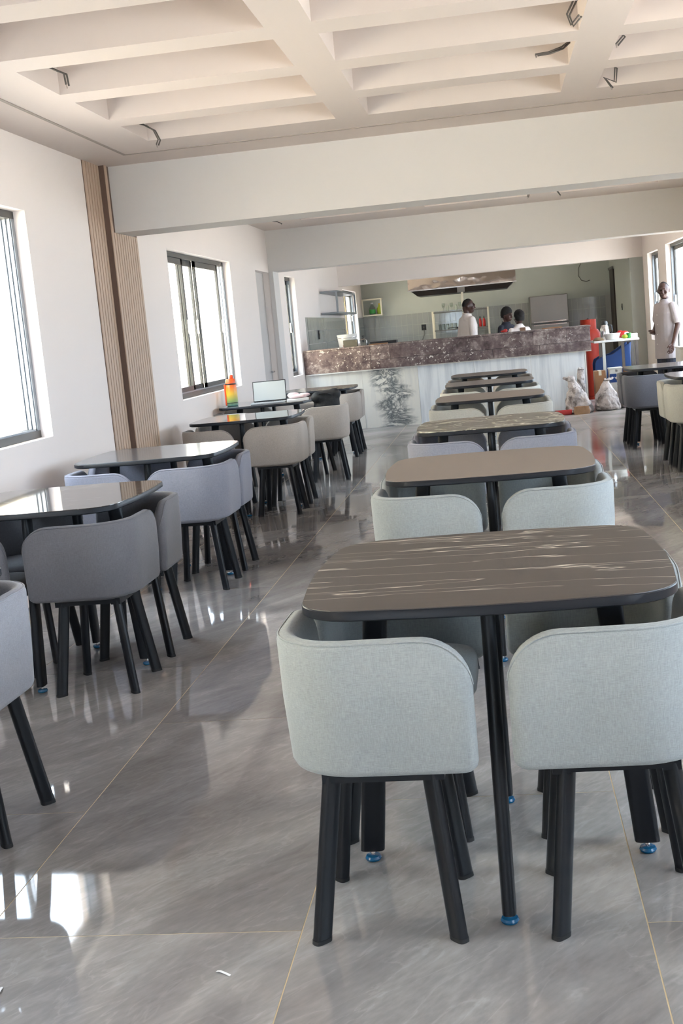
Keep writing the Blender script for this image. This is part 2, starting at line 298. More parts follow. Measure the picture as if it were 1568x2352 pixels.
def gradient_z(name, stops, z0, z1, rough=0.35):
    m, n, l, b = newmat(name); b.inputs['Roughness'].default_value = rough
    tc = n.new('ShaderNodeTexCoord'); sep = n.new('ShaderNodeSeparateXYZ'); l.new(tc.outputs['Object'], sep.inputs[0])
    mr = n.new('ShaderNodeMapRange'); mr.inputs['From Min'].default_value = z0; mr.inputs['From Max'].default_value = z1; l.new(sep.outputs['Z'], mr.inputs['Value'])
    cr = n.new('ShaderNodeValToRGB'); e = cr.color_ramp.elements
    e[0].position = stops[0][0]; e[0].color = stops[0][1]; e[1].position = stops[-1][0]; e[1].color = stops[-1][1]
    for p, c in stops[1:-1]: k = e.new(p); k.color = c
    l.new(mr.outputs[0], cr.inputs[0]); l.new(cr.outputs[0], b.inputs['Base Color']); return m

M = {}
M['wall'] = plain('white_plaster', srgb(241, 231, 225), 0.75, bump=0.05, bscale=40, var=0.015, vscale=1.2)
M['ceil'] = plain('white_gypsum', srgb(221, 208, 200), 0.8, bump=0.04, bscale=25, var=0.015, vscale=0.8)
M['beam'] = plain('shaded_white_plaster', srgb(217, 212, 208), 0.75, bump=0.05, bscale=40, var=0.015, vscale=1.2)  # wall plaster toned down; dimmer light on the beams put into colour
M['kwall'] = plain('grey_green_paint', srgb(176, 179, 171), 0.7, bump=0.04, bscale=40)
M['floor'] = floormat()
M['grout'] = plain('cream_grout', srgb(206, 184, 146), 0.85)
M['slat'] = plain('oak_slat', srgb(198, 172, 150), 0.55, bump=0.05, bscale=90, var=0.06, vscale=9)
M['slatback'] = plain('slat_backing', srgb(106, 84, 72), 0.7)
M['alu'] = plain('dark_bronze_aluminium', srgb(78, 76, 72), 0.4, metal=0.3)
M['alu2'] = plain('grey_alu_and_jamb_glare', srgb(150, 156, 162), 0.35, metal=0.5)
M['glass'] = glassmat('window_glass')
M['chrome'] = steel('chrome', 0.12)
M['steel'] = steel('stainless_steel', 0.34, 0.15, (0.21, 0.19, 0.17, 1))
M['hood'] = steel('wavy_stainless_steel', 0.10, 1.0, (0.62, 0.56, 0.52, 1))
M['black'] = plain('black_powder_coat', srgb(14, 16, 21), 0.4, spec=0.35)
M['edge'] = plain('black_table_edge', srgb(18, 21, 28), 0.4, spec=0.35)
M['blue_film'] = plain('blue_film_foot', srgb(10, 84, 124), 0.2)
M['rubber'] = plain('black_rubber', srgb(18, 18, 19), 0.6)
M['wire'] = plain('grey_cable', srgb(96, 90, 84), 0.6)
M['granite'] = granite()
M['slab'] = slabmat('pale_blue_slab', srgb(232, 236, 240), srgb(204, 210, 217))
M['slabc'] = slabmat('cream_slab', srgb(232, 230, 222), srgb(216, 214, 208))
M['ink'] = slabmat('ink_veined_slab', srgb(232, 230, 222), srgb(214, 214, 210), ink=-1.55)
M['tile'] = plain('glossy_grey_tile', srgb(150, 152, 147), 0.08, bump=0.06, bscale=7, spec=0.7)
M['tgrout'] = plain('tile_grout', srgb(178, 176, 169), 0.8)
M['plastic_w'] = plain('white_plastic', srgb(214, 212, 206), 0.45)
M['plastic_bk'] = plain('black_plastic', srgb(22, 22, 24), 0.4)
M['red'] = plain('red_plastic', srgb(176, 34, 30), 0.4)
M['orange_red'] = plain('orange_red_steel', srgb(126, 32, 14), 0.6, var=0.12, vscale=6, spec=0.2)
M['blue_pl'] = plain('blue_plastic', srgb(30, 62, 114), 0.45)
M['blue_lab'] = plain('blue_label', srgb(24, 62, 124), 0.5)
M['yellow'] = plain('yellow_plastic', srgb(206, 160, 24), 0.45)
M['green'] = plain('green_plastic', srgb(50, 140, 60), 0.45)
M['lime'] = plain('lime_plastic', srgb(150, 165, 40), 0.45)
M['card'] = plain('brown_cardboard', srgb(150, 110, 78), 0.85, var=0.1, vscale=8)
M['sack'] = sackmat()
M['stone'] = plain('rough_tan_stone', srgb(160, 126, 96), 0.9, bump=0.6, bscale=30, var=0.2, vscale=15)
M['skin'] = plain('dark_skin', srgb(66, 42, 35), 0.45, spec=0.45)
M['hair'] = plain('black_hair', srgb(22, 18, 17), 0.9)
M['shirt_w'] = plain('white_shirt', srgb(222, 212, 208), 0.85, bump=0.9, bscale=11)
M['shirt_g'] = plain('pale_grey_tunic', srgb(158, 148, 148), 0.85, bump=0.9, bscale=11)
M['navy'] = plain('navy_cloth', srgb(32, 34, 46), 0.85)
M['dark_cl'] = plain('dark_trousers', srgb(40, 42, 54), 0.85)
M['eye'] = plain('dark_eye', srgb(26, 20, 18), 0.2)
M['brownpatch'] = plain('brown_patch', srgb(96, 66, 44), 0.8)
M['bagc'] = plain('black_nylon', srgb(16, 16, 18), 0.7, bump=0.5, bscale=30)
M['paper'] = plain('white_paper', srgb(226, 224, 222), 0.8)
M['pink'] = plain('pink_check_cloth', srgb(226, 200, 200), 0.85, bump=0.6, bscale=25, var=0.1, vscale=30)
M['laptop'] = plain('silver_laptop', srgb(176, 180, 184), 0.35, metal=0.6)
M['screen'] = plain('grey_screen', srgb(186, 190, 188), 0.25)
M['cream_ext'] = plain('cream_render', srgb(244, 233, 206), 0.9, var=0.03)
M['yellow_ext'] = plain('ochre_render', srgb(176, 124, 48), 0.9, var=0.04)
M['ground'] = plain('pale_paving', srgb(186, 184, 180), 0.9, var=0.06)
M['yellowpipe'] = plain('cream_pipe', srgb(212, 204, 184), 0.5)

# ================================================================ SETTING
XL, XR = -2.75, 2.65          # side walls
Y0, YB = -4.0, 25.8           # wall behind the camera, kitchen back wall
ZC = 2.735                    # ceiling
WT = 0.22
# floor
fl = MB(); fl.box(XL-WT, XR+WT, Y0-WT, YB+WT, -0.12, -0.0008)
floor = fl.build('floor', M['grout']); tag(floor, 'polished grey stone-look tile floor with thin cream joints', kind='structure')
xe = [XL, -2.151, -1.351, -0.551, 0.246, 1.046, 1.846, XR]
tilemesh = {}
for ci in range(7):
    x0, x1 = xe[ci], xe[ci+1]
    start = 2.615 if ci % 2 == 0 else 3.39
    y = start - 1.6*math.ceil((start - Y0)/1.6)
    while y < YB:
        a, b_ = max(y, Y0), min(y+1.6, YB)
        if b_ - a > 0.02:
            key = (round(x1-x0, 3), round(b_-a, 3))
            if key not in tilemesh:
                g = 0.0016; w, d = key
                tilemesh[key] = B(g, w-g, g, d-g, -0.0035, 0.0).mesh('tile', M['floor'])
            inst(tilemesh[key], 'tile', floor, (x0, a, 0))
        y += 1.6
# walls with window openings
LW = [(0.6, 3.0, 0.92, 2.29), (4.65, 7.15, 0.92, 2.29), (10.33, 12.85, 0.93, 2.25), (16.25, 17.1, 0.86, 2.23), (22.55, 24.75, 1.16, 2.2)]
RW = [(-2.6, -0.2, 0.92, 2.29), (0.2, 3.0, 0.92, 2.29), (3.4, 6.3, 0.92, 2.29), (9.6, 12.7, 0.93, 2.25), (15.65, 19.15, 0.6, 2.27), (20.0, 21.35, 0.8, 2.25)]  # unseen near and second-bay openings added and sized for the light
def wall_y(name, x0, x1, ya, yb, zt, holes, mat, label):
    m = MB(); ys = ya
    for (a, b_, z0, z1) in sorted(holes):
        m.box(x0, x1, ys, a, 0, zt); m.box(x0, x1, a, b_, 0, z0); m.box(x0, x1, a, b_, z1, zt); ys = b_
    m.box(x0, x1, ys, yb, 0, zt)
    return tag(m.build(name, mat), label, kind='structure')
HT = 3.05
wall_y('wall_left', XL-WT, XL, Y0-WT, YB+WT, HT, LW + [(14.25, 15.13, 0.0, 2.22)], M['wall'], 'white plastered window wall on the left')
wall_y('wall_right', XR, XR+WT, Y0-WT, YB+WT, HT, RW, M['wall'], 'white plastered window wall on the right')
tag(B(XL, XR, YB, YB+WT, 0, HT).build('wall_back', M['kwall']), 'grey-green painted kitchen back wall above the tiling', kind='structure')
# rear wall behind the camera, one wide glazed front
RX0, RX1, RZ0, RZ1 = -2.2, -1.2, 0.0, 2.1
m = MB(); m.box(XL, RX0, Y0-WT, Y0, 0, HT); m.box(RX1, XR, Y0-WT, Y0, 0, HT); m.box(RX0, RX1, Y0-WT, Y0, RZ1, HT)
tag(m.build('wall_front', M['wall']), 'white wall around the wide glazed entrance behind the camera', kind='structure')
# kitchen right-hand partition
tag(MB().box(2.42, XR, 22.0, 22.3, 0, 2.235).box(2.42, XR, 22.3, YB, 0, ZC).build('wall_kitchen_right', M['kwall']), 'short kitchen side wall right of the serving opening', kind='structure')
# ceiling with rows of light coffers
c = MB(); D = 2.98
cx = [(-2.14, -0.905), (-0.695, 0.51), (0.725, 1.93)]
def bay(ya, yb, last, first):
    rows = []; y = last
    while y - 0.585 > first: rows.append((y-0.585, y)); y -= 0.81
    rows = rows[::-1]
    xs = [(XL, cx[0][0]), (cx[0][1], cx[1][0]), (cx[1][1], cx[2][0]), (cx[2][1], XR)]
    for a, b_ in xs: c.box(a, b_, ya, yb, ZC, D)
    ys = [ya] + [q for r in rows for q in r] + [yb]
    for i in range(0, len(ys), 2):
        for a, b_ in cx: c.box(a, b_, ys[i], ys[i+1], ZC, D)
    return rows
bay(Y0, 8.76, 7.885, -3.6); bay(9.16, 15.12, 14.22, 9.5); bay(15.5, 22.0, 21.1, 15.9)
c.box(XL, XR, 22.3, YB, ZC, D)
c.box(XL, XR, Y0, YB, D, HT)
ceiling = tag(c.build('ceiling', M['ceil']), 'white dropped ceiling with rows of long recessed coffers', kind='structure')
# ceiling groove's shade, painted as a grey bead running round the near bay
groove_strip = MB(); groove_strip.box(-2.445, -2.425, Y0+0.3, 8.33, ZC-0.004, ZC); groove_strip.box(-2.445, 2.38, 8.31, 8.33, ZC-0.004, ZC)
groove_strip.build('groove_shade', plain('groove_shade_grey', srgb(168, 156, 146), 0.7), ceiling)
# roof slab; unseen right overhang shaped to keep sun off the windows
tag(B(XL-0.55, XR+1.2, Y0-1.8, YB+0.6, HT, HT+0.2).build('roof_sun_block', M['wall']), 'roof slab over the dining hall, overhang added to block sun', kind='structure')
# beams
def struct(name, mb, mat, label): return tag(mb.build(name, mat), label, kind='structure')
struct('trim_1', B(XL, XR, 8.76, 9.16, 2.262, D), M['beam'], 'nearest deep white downstand beam across the hall')
b2 = MB(); b2.box(XL, XR, 15.12, 15.5, 2.232, D); b2.box(XL, XL+0.055, 15.12, 15.5, 0, 2.232); b2.box(XR-0.055, XR, 15.12, 15.5, 0, 2.232)
struct('trim_2', b2, M['beam'], 'second white downstand beam with shallow wall piers')
struct('trim_3', B(XL, XR, 22.0, 22.3, 2.235, D), M['wall'], 'third beam heading the kitchen opening')
struct('trim_4', B(XL, XL+0.03, 15.56, 15.61, 0, 2.2), plain('mauve_grey_strip', srgb(176, 160, 158), 0.6), 'narrow grey strip beside the second pier')
# slatted cladding round the left column
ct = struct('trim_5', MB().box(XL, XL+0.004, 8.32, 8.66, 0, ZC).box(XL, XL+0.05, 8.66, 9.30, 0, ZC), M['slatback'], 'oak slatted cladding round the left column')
rib_me = B(0, 0.007, -0.021, 0.021, 0, ZC).mesh('rib', M['slat'])
rib_low = B(0, 0.007, -0.021, 0.021, 0, 2.262).mesh('rib', M['slat'])
for i in range(6): inst(rib_me, 'rib', ct, (XL+0.004, 8.345+i*0.058, 0))
for i in range(11):
    yy = 8.683+i*0.058
    inst(rib_me if yy < 8.74 else rib_low, 'rib', ct, (XL+0.05, yy, 0))
# door niche in the left wall
d1 = empty('door_1', (XL-0.08, 14.25, 0)); tag(d1, 'plain grey flush door in the left wall niche', kind='structure')
B(-0.04, 0, 0.0, 0.88, 0, 2.22).build('leaf', plain('grey_door', srgb(196, 190, 186), 0.6), d1)
MB().box(0.0, 0.05, 0.78, 0.80, 0.98, 1.0).box(0.04, 0.05, 0.68, 0.80, 0.98, 1.0).build('handle', M['chrome'], d1)
# narrow dark doorway on the kitchen right wall
d2 = empty('door_2', (2.42, 24.75, 0)); tag(d2, 'tall dark door on the kitchen side wall', kind='structure')
B(-0.03, 0, 0, 0.75, 0, 2.16).build('leaf', plain('dark_door', srgb(58, 50, 42), 0.5), d2)
B(-0.045, -0.03, -0.05, 0.80, 2.16, 2.21).build('frame', M['alu'], d2)

# windows
wcount = [0]
def window(side, y0, y1, z0, z1, sashes, label, depth=0.075):
    """aluminium slider set in the reveal; sashes = list of (ya, yb, track)"""
    wcount[0] += 1
    x = XL - depth if side < 0 else XR + depth
    w = empty('window_%d' % wcount[0], (x, y0, z0)); tag(w, label, kind='structure')
    s = side; L, H = y1-y0, z1-z0
    fr = MB(); t = 0.045
    def bx(a, b_, ya, yb, za, zb, mbx): mbx.box(min(s*a, s*b_), max(s*a, s*b_), ya, yb, za, zb)
    bx(0, 0.085, 0, L, 0, t, fr); bx(0, 0.085, 0, L, H-t, H, fr); bx(0, 0.085, 0, t, 0, H, fr)
    jm = MB(); bx(0, 0.085, L-t, L, t, H-t, jm); jm.build('jamb', M['alu2'], w)  # far side paler than the bronze frame: sky glare put into its colour
    fr.build('frame', M['alu'], w)
    tk = MB()
    for k in range(3): bx(0.006+k*0.028, 0.012+k*0.028, t, L-t, t, t+0.012, tk); bx(0.006+k*0.028, 0.012+k*0.028, L-t-0.012, L-t, t, H-t, tk)
    tk.build('track', M['alu2'], w)
    for ya, yb, tr in sashes:
        a, b_ = ya-y0, yb-y0; q = 0.055; xa = 0.012 + tr*0.028; sm = MB()
        bx(xa, xa+0.02, a, b_, t, t+q, sm); bx(xa, xa+0.02, a, b_, H-t-q, H-t, sm); bx(xa, xa+0.02, a, a+q, t, H-t, sm); bx(xa, xa+0.02, b_-q, b_, t, H-t, sm)
        so = sm.build('sash', M['alu'], w)
        gm = MB(); bx(xa+0.008, xa+0.012, a+q, b_-q, t+q, H-t-q, gm); gm.build('pane', M['glass'], so)
        hm = MB(); bx(xa-0.022, xa, b_-q+0.012, b_-q+0.03, H*0.44, H*0.54, hm); hm.build('latch', M['chrome'], so)
    portal(((XL if side < 0 else XR), (y0+y1)/2, (z0+z1)/2), (0, R(90) if side > 0 else R(-90), 0), H, L)
    return w
def two(y0, y1): mid = (y0+y1)/2; return [(y0+0.05, mid+0.05, 0), (mid-0.03, y1-0.06, 1)]
names_l = ['left window beside the camera', 'nearest left window with a bright white reveal', 'left sliding window behind the laptop table', 'narrow left window beside the counter end', 'kitchen window behind the wall shelf']
for i, (a, b_, z0, z1) in enumerate(LW):
    if i == 2: sh = [(10.38, 11.16, 0), (11.08, 11.62, 1), (11.60, 12.60, 0)]
    elif i == 3: sh = [(a+0.05, b_-0.05, 1)]
    elif i == 1: sh = [(4.7, 5.6, 0), (5.3, 6.25, 1)]
    else: sh = two(a, b_)
    window(-1, a, b_, z0, z1, sh, names_l[i])
names_r = ['unseen right window behind the camera', 'unseen right window beside the camera', 'unseen right window of the near bay', 'unseen right window of the second bay', 'bright right window behind the standing man', 'narrow right window left of the standing man']
for i, (a, b_, z0, z1) in enumerate(RW):
    window(1, a, b_, z0, z1, two(a, b_), names_r[i])
# glazed entrance behind the camera
ge = empty('door_3', (RX0, Y0-0.12, 0)); tag(ge, 'wide glazed entrance doors behind the camera', kind='structure')
g = MB(); W_ = RX1-RX0
for k in range(3): xx = k*W_/2; g.box(min(max(xx-0.03, 0), W_-0.06), min(max(xx-0.03, 0), W_-0.06)+0.06, -0.04, 0.04, 0, RZ1)
g.box(0, W_, -0.04, 0.04, 0, 0.08); g.box(0, W_, -0.04, 0.04, RZ1-0.06, RZ1)
g.build('frame', M['alu'], ge)
for k in range(2): B(k*W_/2+0.03, (k+1)*W_/2-0.03, -0.004, 0.004, 0.08, RZ1-0.06).build('pane', M['glass'], ge)
portal(((RX0+RX1)/2, Y0, (RZ0+RZ1)/2), (R(90), 0, 0), RX1-RX0, RZ1-RZ0)
# outside: paving and the rendered boundary walls seen through the glass
tag(B(-40, 40, -40, 60, -0.35, -0.15).build('ground', M['ground']), 'pale paving outside the windows', kind='structure')
tag(B(-6.7, -6.4, -8, 33, -0.15, 3.6).build('wall_outside_left', M['cream_ext']), 'sunlit cream boundary wall beyond the left windows', kind='structure')
tag(B(-6.7, -6.4, 33, 60, -0.15, 3.6).build('wall_outside_far', M['yellow_ext']), 'ochre boundary wall beyond the far left windows', kind='structure')
tag(B(4.3, 4.6, 32.5, 40, -0.15, 3.2).build('wall_outside_right', M['yellow_ext']), 'ochre boundary wall beyond the right windows', kind='structure')

# kitchen wall tiling
TZ0, TZ1 = 0.96, 1.67
tb = tag(B(XL, 2.42, YB-0.012, YB-0.006, 0, TZ1).build('trim_6', M['tgrout']), 'grey glossy tiling on the kitchen back wall', kind='structure')
tw, th = 0.115, 0.235
tme = B(0.003, tw-0.003, -0.008, 0, 0.003, th-0.003).mesh('tile', M['tile'])
for r_ in range(3):
    for k in range(int(5.17/tw)):
        inst(tme, 'tile', tb, (XL+k*tw, YB-0.012, TZ1-(r_+1)*th))
tl = tag(MB().box(XL+0.0, XL+0.006, 17.75, 22.5, 0, TZ1).box(XL, XL+0.006, 24.8, YB, 0, TZ1).build('trim_7', M['tgrout']), 'grey glossy tiling on the kitchen left wall', kind='structure')
tl_me = B(0, 0.008, 0.003, 0.297, 0.003, 0.197).mesh('tile', M['tile'])
for r_ in range(4):
    for k in range(15): inst(tl_me, 'tile', tl, (XL+0.006, 17.85+k*0.3, TZ1-(r_+1)*0.2))
    for k in range(3): inst(tl_me, 'tile', tl, (XL+0.006, 24.82+k*0.3, TZ1-(r_+1)*0.2))
# ================================================================ TABLES AND CHAIRS
TH = 0.78
def rrect(hw, hd, r, n=8, bow=0.0):
    pts = []
    for cxs, cys, a0 in ((1, 1, 0), (-1, 1, 90), (-1, -1, 180), (1, -1, 270)):
        for k in range(n+1):
            a = R(a0 + 90*k/n); pts.append((cxs*(hw-r)+r*math.cos(a), cys*(hd-r)+r*math.sin(a)))
    out = []
    for i, p in enumerate(pts):       # add gently bowed sides
        out.append(p)
        q = pts[(i+1) % len(pts)]
        if (i+1) % (n+1) == 0:
            for t in (0.25, 0.5, 0.75):
                mx, my = p[0]+(q[0]-p[0])*t, p[1]+(q[1]-p[1])*t
                L_ = math.hypot(mx, my); k = bow*(1-(2*t-1)**2); out.append((mx+mx/L_*k, my+my/L_*k))
    return out
def plate(pts, levels):
    """levels: (z, inset scale)"""
    return MB().rings([[Vector((x*k, y*k, z)) for x, y in pts] for z, k in levels])
top_pts = rrect(0.422, 0.436, 0.13, bow=0.018)
top_core = plate(top_pts, [(TH-0.026, 0.985), (TH-0.022, 1.0), (TH-0.004, 1.0), (TH-0.002, 0.997)]).mesh('tabletop', M['edge'], 35)
top_face = plate(top_pts, [(TH-0.002, 0.995), (TH, 0.994)]).mesh('laminate_face', M['edge'])
tleg_me = MB().oval((0.355, 0, 0.03), (0.285, 0, TH-0.026), 0.032, 0.017).mesh('leg', M['black'], 50)
tstem_me = MB().lathe([(0.006, 0.014), (0.006, 0.032)], 10, (0.355, 0, 0)).mesh('stem', M['chrome'], 40)
tfoot_me = MB().lathe([(0.012, 0.0), (0.020, 0.003), (0.022, 0.008), (0.019, 0.014), (0.008, 0.016)], 16, (0.355, 0, 0)).mesh('levelling_foot', M['blue_film'], 40)
tbrace_me = MB().box(-0.30, 0.30, -0.02, 0.02, TH-0.038, TH-0.026).box(-0.02, 0.02, -0.30, 0.30, TH-0.038, TH-0.026).mesh('brace', M['black'])
def table(x, y, mat, label, group, rz=0.0):
    t = empty('dining_table', (x, y, 0), rz); tag(t, label, 'table', group)
    inst(top_core, 'tabletop', t); f = inst(top_face, 'laminate_face', t, mat=mat)
    inst(tbrace_me, 'brace', t)
    for k in range(4):
        lg = inst(tleg_me, 'leg', t, rz=k*math.pi/2); inst(tstem_me, 'stem', lg); inst(tfoot_me, 'levelling_foot', lg)
    return t
# wrap-back corner chair; corner of the back points to (-x,-y)
HWC = 0.223
def chair_meshes():
    th, r, z0, z1 = 0.045, 0.15, 0.406, 0.72
    o = -HWC + th/2          # centre line
    e = HWC - 0.0
    st = []                  # (pos, normal outward, s)
    L = e - (o + r); arc = r*math.pi/2; tot = 2*L + arc
    def at(s):
        if s <= L: return Vector((e - s, o, 0)), Vector((0, -1, 0))
        if s <= L+arc:
            a = (s-L)/r; cxy = Vector((o+r, o+r, 0)); n = Vector((-math.sin(a), -math.cos(a), 0)); return cxy + n*r, n
        return Vector((o, o+r+(s-L-arc), 0)), Vector((-1, 0, 0))
    ss = []
    e_ = [0, .003, .009, .018, .03, .045, .062, .08, .10, .12]
    ss = e_ + [L*0.55, L*0.8] + [L + arc*k/10 for k in range(11)] + [L+arc+L*0.2, L+arc+L*0.45] + [tot-k for k in reversed(e_)]
    ss = sorted(set(round(k, 4) for k in ss))
    rs = []; pip = []
    rt, rb = 0.115, 0.035
    for s in ss:
        p, n = at(s); d = min(s, tot-s)
        top = z1 - (rt - math.sqrt(max(0, rt*rt-(rt-d)**2)) if d < rt else 0)*0.95
        bot = z0 + (rb - math.sqrt(max(0, rb*rb-(rb-d)**2)) if d < rb else 0)*0.8
        k = math.sqrt(max(0.02, 1-(1-min(d, 0.02)/0.02)**2)) if d < 0.02 else 1.0
        h = th/2*k; rr_ = min(0.018, h*0.9); ring = []
        lean = lambda z: (z-z0)/(z1-z0)*0.012 - 0.006
        prof = [(h-rr_, bot), (h-rr_*0.3, bot+rr_*0.3), (h, bot+rr_), (h+0.003, (bot+top)/2), (h, top-rr_), (h-rr_*0.3, top-rr_*0.3), (h-rr_, top),
                (-h+rr_, top), (-h+rr_*0.3, top-rr_*0.3), (-h, top-rr_), (-h-0.006, (bot+top)/2), (-h, bot+rr_), (-h+rr_*0.3, bot+rr_*0.3), (-h+rr_, bot)]
        for u, z in prof: ring.append(p + n*(u+lean(z)) + Vector((0, 0, z)))
        rs.append(ring)
        pip.append(p + n*(h-rr_*0.35+lean(top)+0.001) + Vector((0, 0, top-rr_*0.3)))
    back = MB().rings(rs).mesh('backrest', M['edge'], 60)
    piping = MB().tube(pip, 0.0026, 6).mesh('piping', M['edge'], 60)
    sp = rrect(0.185, 0.185, 0.10, 6)
    off = 0.018
    sp = [(x+off, y+off) for x, y in sp]
    def ring(z, k): return [Vector((off+(x-off)*k, off+(y-off)*k, z)) for x, y in sp]
    seat = MB().rings([ring(0.395, 0.96), ring(0.405, 1.0), ring(0.45, 1.0), ring(0.466, 0.965), ring(0.474, 0.85), ring(0.477, 0.5), ring(0.478, 0.1)]).mesh('seat', M['edge'], 50)
    base = MB().box(-0.14, 0.14, -0.14, -0.10, 0.37, 0.396).box(-0.14, 0.14, 0.10, 0.14, 0.37, 0.396).box(-0.14, -0.10, -0.1, 0.1, 0.374, 0.396).box(0.10, 0.14, -0.1, 0.1, 0.374, 0.396).mesh('seat_frame', M['black'])
    legs = []
    for k in range(4):
        a = R(45+90*k); sx = 1 if math.cos(a) > 0 else -1; sy = 1 if math.sin(a) > 0 else -1
        legs.append(MB().oval((sx*0.158-0.012, sy*0.158-0.012, 0.004), (sx*0.113-0.006, sy*0.113-0.006, 0.385), 0.0225, 0.0145, a).mesh('leg', M['black'], 50))
    caps = []
    for k in range(4):
        a = R(45+90*k); sx = 1 if math.cos(a) > 0 else -1; sy = 1 if math.sin(a) > 0 else -1
        caps.append(MB().oval((sx*0.1585-0.012, sy*0.1585-0.012, 0.0), (sx*0.1575-0.012, sy*0.1575-0.012, 0.010), 0.0232, 0.0152, a).mesh('foot_cap', M['rubber'], 50))
    return back, piping, seat, base, legs, caps
CB, CP, CS, CF, CL, CC = chair_meshes()
def chair(x, y, rz, fab, label, group, dx=0.0, dy=0.0):
    c_ = empty('dining_chair', (x, y, 0), rz); tag(c_, label, 'chair', group)
    bk = inst(CB, 'backrest', c_, mat=fab); inst(CP, 'piping', bk, mat=fab)
    inst(CS, 'seat', c_, mat=fab); inst(CF, 'seat_frame', c_)
    for k in range(4):
        lg = inst(CL[k], 'leg', c_); inst(CC[k], 'foot_cap', lg)
    return c_
FAB = {'light': (fabric('light_grey_weave', srgb(156, 160, 159)), 'light grey'), 'pale': (fabric('pale_stone_weave', srgb(190, 188, 180)), 'pale stone-grey'),
       'blue': (fabric('blue_grey_weave', srgb(134, 134, 144)), 'blue-grey'), 'dark': (fabric('charcoal_weave', srgb(106, 104, 107)), 'charcoal'),
       'taupe': (fabric('taupe_weave', srgb(176, 167, 158)), 'taupe'), 'slate': (fabric('slate_weave', srgb(100, 101, 110)), 'slate grey'), 'mid': (fabric('mid_grey_weave', srgb(144, 144, 150)), 'mid grey')}
TOP = {
 'marble_brown': veined('brown_grey_marble_laminate', srgb(53, 47, 43), srgb(66, 59, 54), srgb(216, 206, 190), 0.42, 0.55, 1.0, 0.04, 1.3, 10.0, 0.010),
 'taupe': plain('taupe_laminate', srgb(124, 112, 103), 0.5, bump=0.03, bscale=300),
 'marble_green': veined('dark_olive_marble_laminate', srgb(62, 58, 44), srgb(82, 77, 61), srgb(236, 230, 210), 0.2, 1.8, 1.0, 0.6, 4.1, 2.0, 0.03),
 'dark_marble': veined('charcoal_marble_laminate', srgb(70, 66, 66), srgb(92, 86, 84), srgb(150, 144, 140), 0.3, 1.0, 0.6, 0.2, 2.2, 5, 0.012),
 'gloss_marble': veined('glossy_dark_marble_laminate', srgb(56, 50, 46), srgb(76, 68, 62), srgb(170, 160, 150), 0.05, 1.0, 0.8, 0.1, 7.7, 6.0, 0.014),
 'gloss_grey': plain('glossy_grey_laminate', srgb(84, 86, 90), 0.16), 'gloss_brown': plain('glossy_brown_laminate', srgb(88, 80, 74), 0.06)}
CORN = [('front-left', -1, -1, 0), ('front-right', 1, -1, 90), ('back-right', 1, 1, 180), ('back-left', -1, 1, 270)]
ORD = ['nearest', 'second', 'third', 'fourth', 'fifth', 'farthest']
def table_set(x, y, top, fab, tlabel, where, row, shift=None, jit=0.006, skip=()):
    table(x, y, TOP[top], tlabel, 'square tables of the ' + row, rz=R(random.uniform(-0.5, 0.5)))
    fm, fn = FAB[fab]
    for nm, sx, sy, rz in CORN:
        if nm in skip: continue
        dx = dy = 0.0
        rot = R(rz + random.uniform(-1.2, 1.2))
        if shift and nm in shift: dx, dy, dr = shift[nm]; rot += R(dr)
        chair(x + sx*0.256 + dx + sx*random.uniform(0, jit), y + sy*0.256 + dy + sy*random.uniform(0, jit), rot, fm,
              '%s wrap-back chair, %s corner of the %s' % (fn, nm, where), 'wrap-back chairs of the ' + row)
table_set(-0.062, 2.985, 'marble_brown', 'light', 'square table with white-veined brown marble top, nearest in the centre row', 'nearest centre-row table', 'centre row')
table_set(-0.065, 5.16, 'taupe', 'light', 'square table with plain taupe top, second in the centre row', 'second centre-row table', 'centre row')
table_set(-0.066, 7.27, 'marble_green', 'blue', 'square table with glossy olive marble top, third in the centre row', 'third centre-row table', 'centre row')
table_set(-0.078, 9.85, 'taupe', 'pale', 'square table with plain taupe top, fourth in the centre row', 'fourth centre-row table', 'centre row')
table_set(-0.09, 12.1, 'dark_marble', 'pale', 'square table with charcoal marble top, fifth in the centre row', 'fifth centre-row table', 'centre row')
table_set(-0.10, 14.05, 'dark_marble', 'taupe', 'square table with charcoal top, farthest in the centre row', 'farthest centre-row table', 'centre row')
table_set(-1.94, 3.05, 'gloss_marble', 'mid', 'square table nearest the camera in the left row', 'nearest left-row table', 'left row', skip=('front-left', 'back-left'))
table_set(-2.0, 5.07, 'gloss_marble', 'dark', 'square table with glossy streaked dark top, second in the left row', 'second left-row table', 'left row')
table_set(-2.05, 7.02, 'gloss_grey', 'blue', 'square table with grey top beside the slatted column', 'left-row table by the slatted column', 'left row')
table_set(-2.06, 9.75, 'gloss_brown', 'taupe', 'square glossy table reflecting the orange flask, left row', 'left table reflecting the flask', 'left row')
table_set(-2.28, 11.78, 'gloss_brown', 'taupe', 'square table holding the laptop and orange flask', 'laptop table', 'left row', shift={'front-right': (0.35, -0.04, 6), 'back-right': (0.10, 0.03, -6)})
table_set(-2.06, 13.8, 'marble_green', 'taupe', 'square table nearest the counter in the left row', 'left table nearest the counter', 'left row')
table_set(1.70, 12.42, 'gloss_grey', 'slate', 'square table in front of the standing man, right row', 'right-row table before the man', 'right row')
table_set(1.86, 10.55, 'gloss_grey', 'pale', 'square table nearest the camera on the right', 'nearest right-row table', 'right row')

